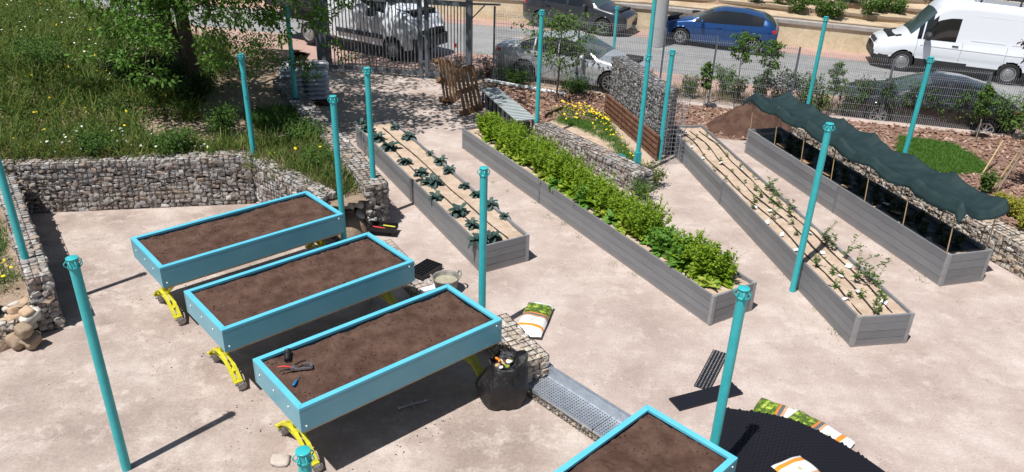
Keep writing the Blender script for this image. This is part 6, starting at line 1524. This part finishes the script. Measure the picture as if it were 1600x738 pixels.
for x, y, h, r, lb in ((-6.05, 15.0, .7, .4, 'green bush directly below the big tree trunk'), (-8.0, 13.6, .5, .35, 'fresh green bush above the middle of the hillside wall'), (-6.6, 13.85, .55, .4, 'fresh green bush at the wall top, left of the dry weeds'), (-3.7, 13.4, .5, .35, 'dark green bush between the two gabion walls'), (-4.4, 14.9, .5, .4, 'green bush in the bed near the shaded teal pole'), (-10.4, 16.4, .8, .6, 'feathery green bush at the left edge of the hillside')):
    shrub(lb, (x, y, hill_h(x, y)), h*.85, r, 40, 'weed_green', .06, nst=10)
# shrubs of the far slope
fs = [(1215, 12), (1245, 22), (1270, 8), (1300, 30), (1330, 12), (1352, 30), (1180, 4), (1375, 20), (1400, 22), (1310, 2), (1340, 0), (1500, 0), (1450, 0), (1230, 0), (1285, 20)]
for i, (px, py) in enumerate(fs):
    z = 1.2
    for _ in range(30):
        p = at(px, py, z); dy = p[1]-Lwall(p[0]); z = .6*z+.4*(zs(p[0])+float(np.interp(dy, slope_y, slope_z)))
    z = zs(p[0])+float(np.interp(p[1]-Lwall(p[0]), slope_y, slope_z)); shrub('green shrub on the terraced slope above the cream wall, %s counted from the left' % ORD[sorted(fs).index((px, py))], (p[0], p[1], z-.02), .7, .4, 26, 'weed_green', .1, 'slope_shrub', nst=6)
for x, y, lb in ((16.2, 37.5, 'dark hedge on the slope behind the white van\'s nose'), (20.5, 38, 'dark hedge on the slope behind the white van\'s roof rack')):
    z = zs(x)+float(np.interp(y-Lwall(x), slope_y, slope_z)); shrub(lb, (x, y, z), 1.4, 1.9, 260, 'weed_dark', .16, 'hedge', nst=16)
# weeds at the planter feet
wpts = [(930, 392), (955, 398), (1140, 470), (1170, 478), (905, 352), (1262, 462), (1276, 486), (1216, 425), (1350, 300), (1355, 350), (1430, 412), (1500, 450), (1296, 255), (1215, 265), (775, 268), (640, 250), (1175, 246), (1196, 268), (1420, 408), (1446, 426)]
wp = np.array([at(*q)[:2] for q in [(1223, 430), (1250, 455), (1278, 487), (1306, 518), (1310, 524), (770, 285), (790, 300), (832, 318), (860, 340), (878, 352), (902, 372), (1440, 440), (1425, 425), (1436, 432), (1400, 400), (1357, 368), (1352, 362), (1192, 262), (1200, 267), (1170, 240), (1243, 292), (985, 432), (960, 415)]])
clump_field(np.repeat(wp, 2, 0)+rng.normal(0, .03, (len(wp)*2, 2)), lambda x, y: 0, .09, 16, 'weed_green', 'planter_foot_weeds', .04)
# timber edging of the terraced slope
for i, (dy, dz) in enumerate(((.6, .93), (1.5, 1.2), (2.4, 1.48), (3.4, 1.74))):
    mb = MB()
    for k in range(30): xa = -30+2*k; mb.beam((xa, Lwall(xa)+dy, zs(xa)+dz), (xa+2, Lwall(xa+2)+dy, zs(xa+2)+dz), .07, .10)
    o = mb.build('timber_edging', 'bark_pale'); tag(o, 'long timber edging on the far slope, %s one above the cream wall' % ORD[i], 'edging', 'timber edgings of the slope')

# loose gravel drifted against the planter feet, crumbs of potting soil under the tables
v1, f1 = ICO[1]
for T_, Ln_, W_ in ((G1, L1, W1), (G2, L2, W2), (G3, L3, W3), (G4, L4, W4)):
    n = 420; y = rng.uniform(-.1, Ln_, n); d = np.abs(rng.normal(0, .05, n))+.01; left_ = rng.random(n) < .5
    P = np.array([loc(T_, -dd if l else W_+dd, yy, .003) for yy, dd, l in zip(y, d, left_)])
    mb = MB(); mb.inst(v1*[1, .8, .6], f1, rotm(n, .3)*(rng.uniform(0, 1, (n, 1, 1))**3*.014+.004), P); kind(mb.build('loose_gravel', 'stone_pale'), 'stuff')
n = 500; P = []
for ctr, u, Ln_, W_ in rects:
    w_ = np.array([-u[1], u[0]])
    for k in range(n//3): q = ctr+u*rng.normal(0, Ln_*.32)+w_*rng.choice([-1, 1])*(W_*.5+abs(rng.normal(0, .12))); P.append((q[0], q[1], L0+.003))
P = [q for q in P if q[0]+.55*(q[1]-8.3) < -.1]
mb = MB(); mb.inst(v1*[1, .8, .6], f1, rotm(len(P), .4)*(rng.uniform(0, 1, (len(P), 1, 1))**2*.012+.003), np.array(P)); kind(mb.build('soil_crumbs', 'soil'), 'stuff')
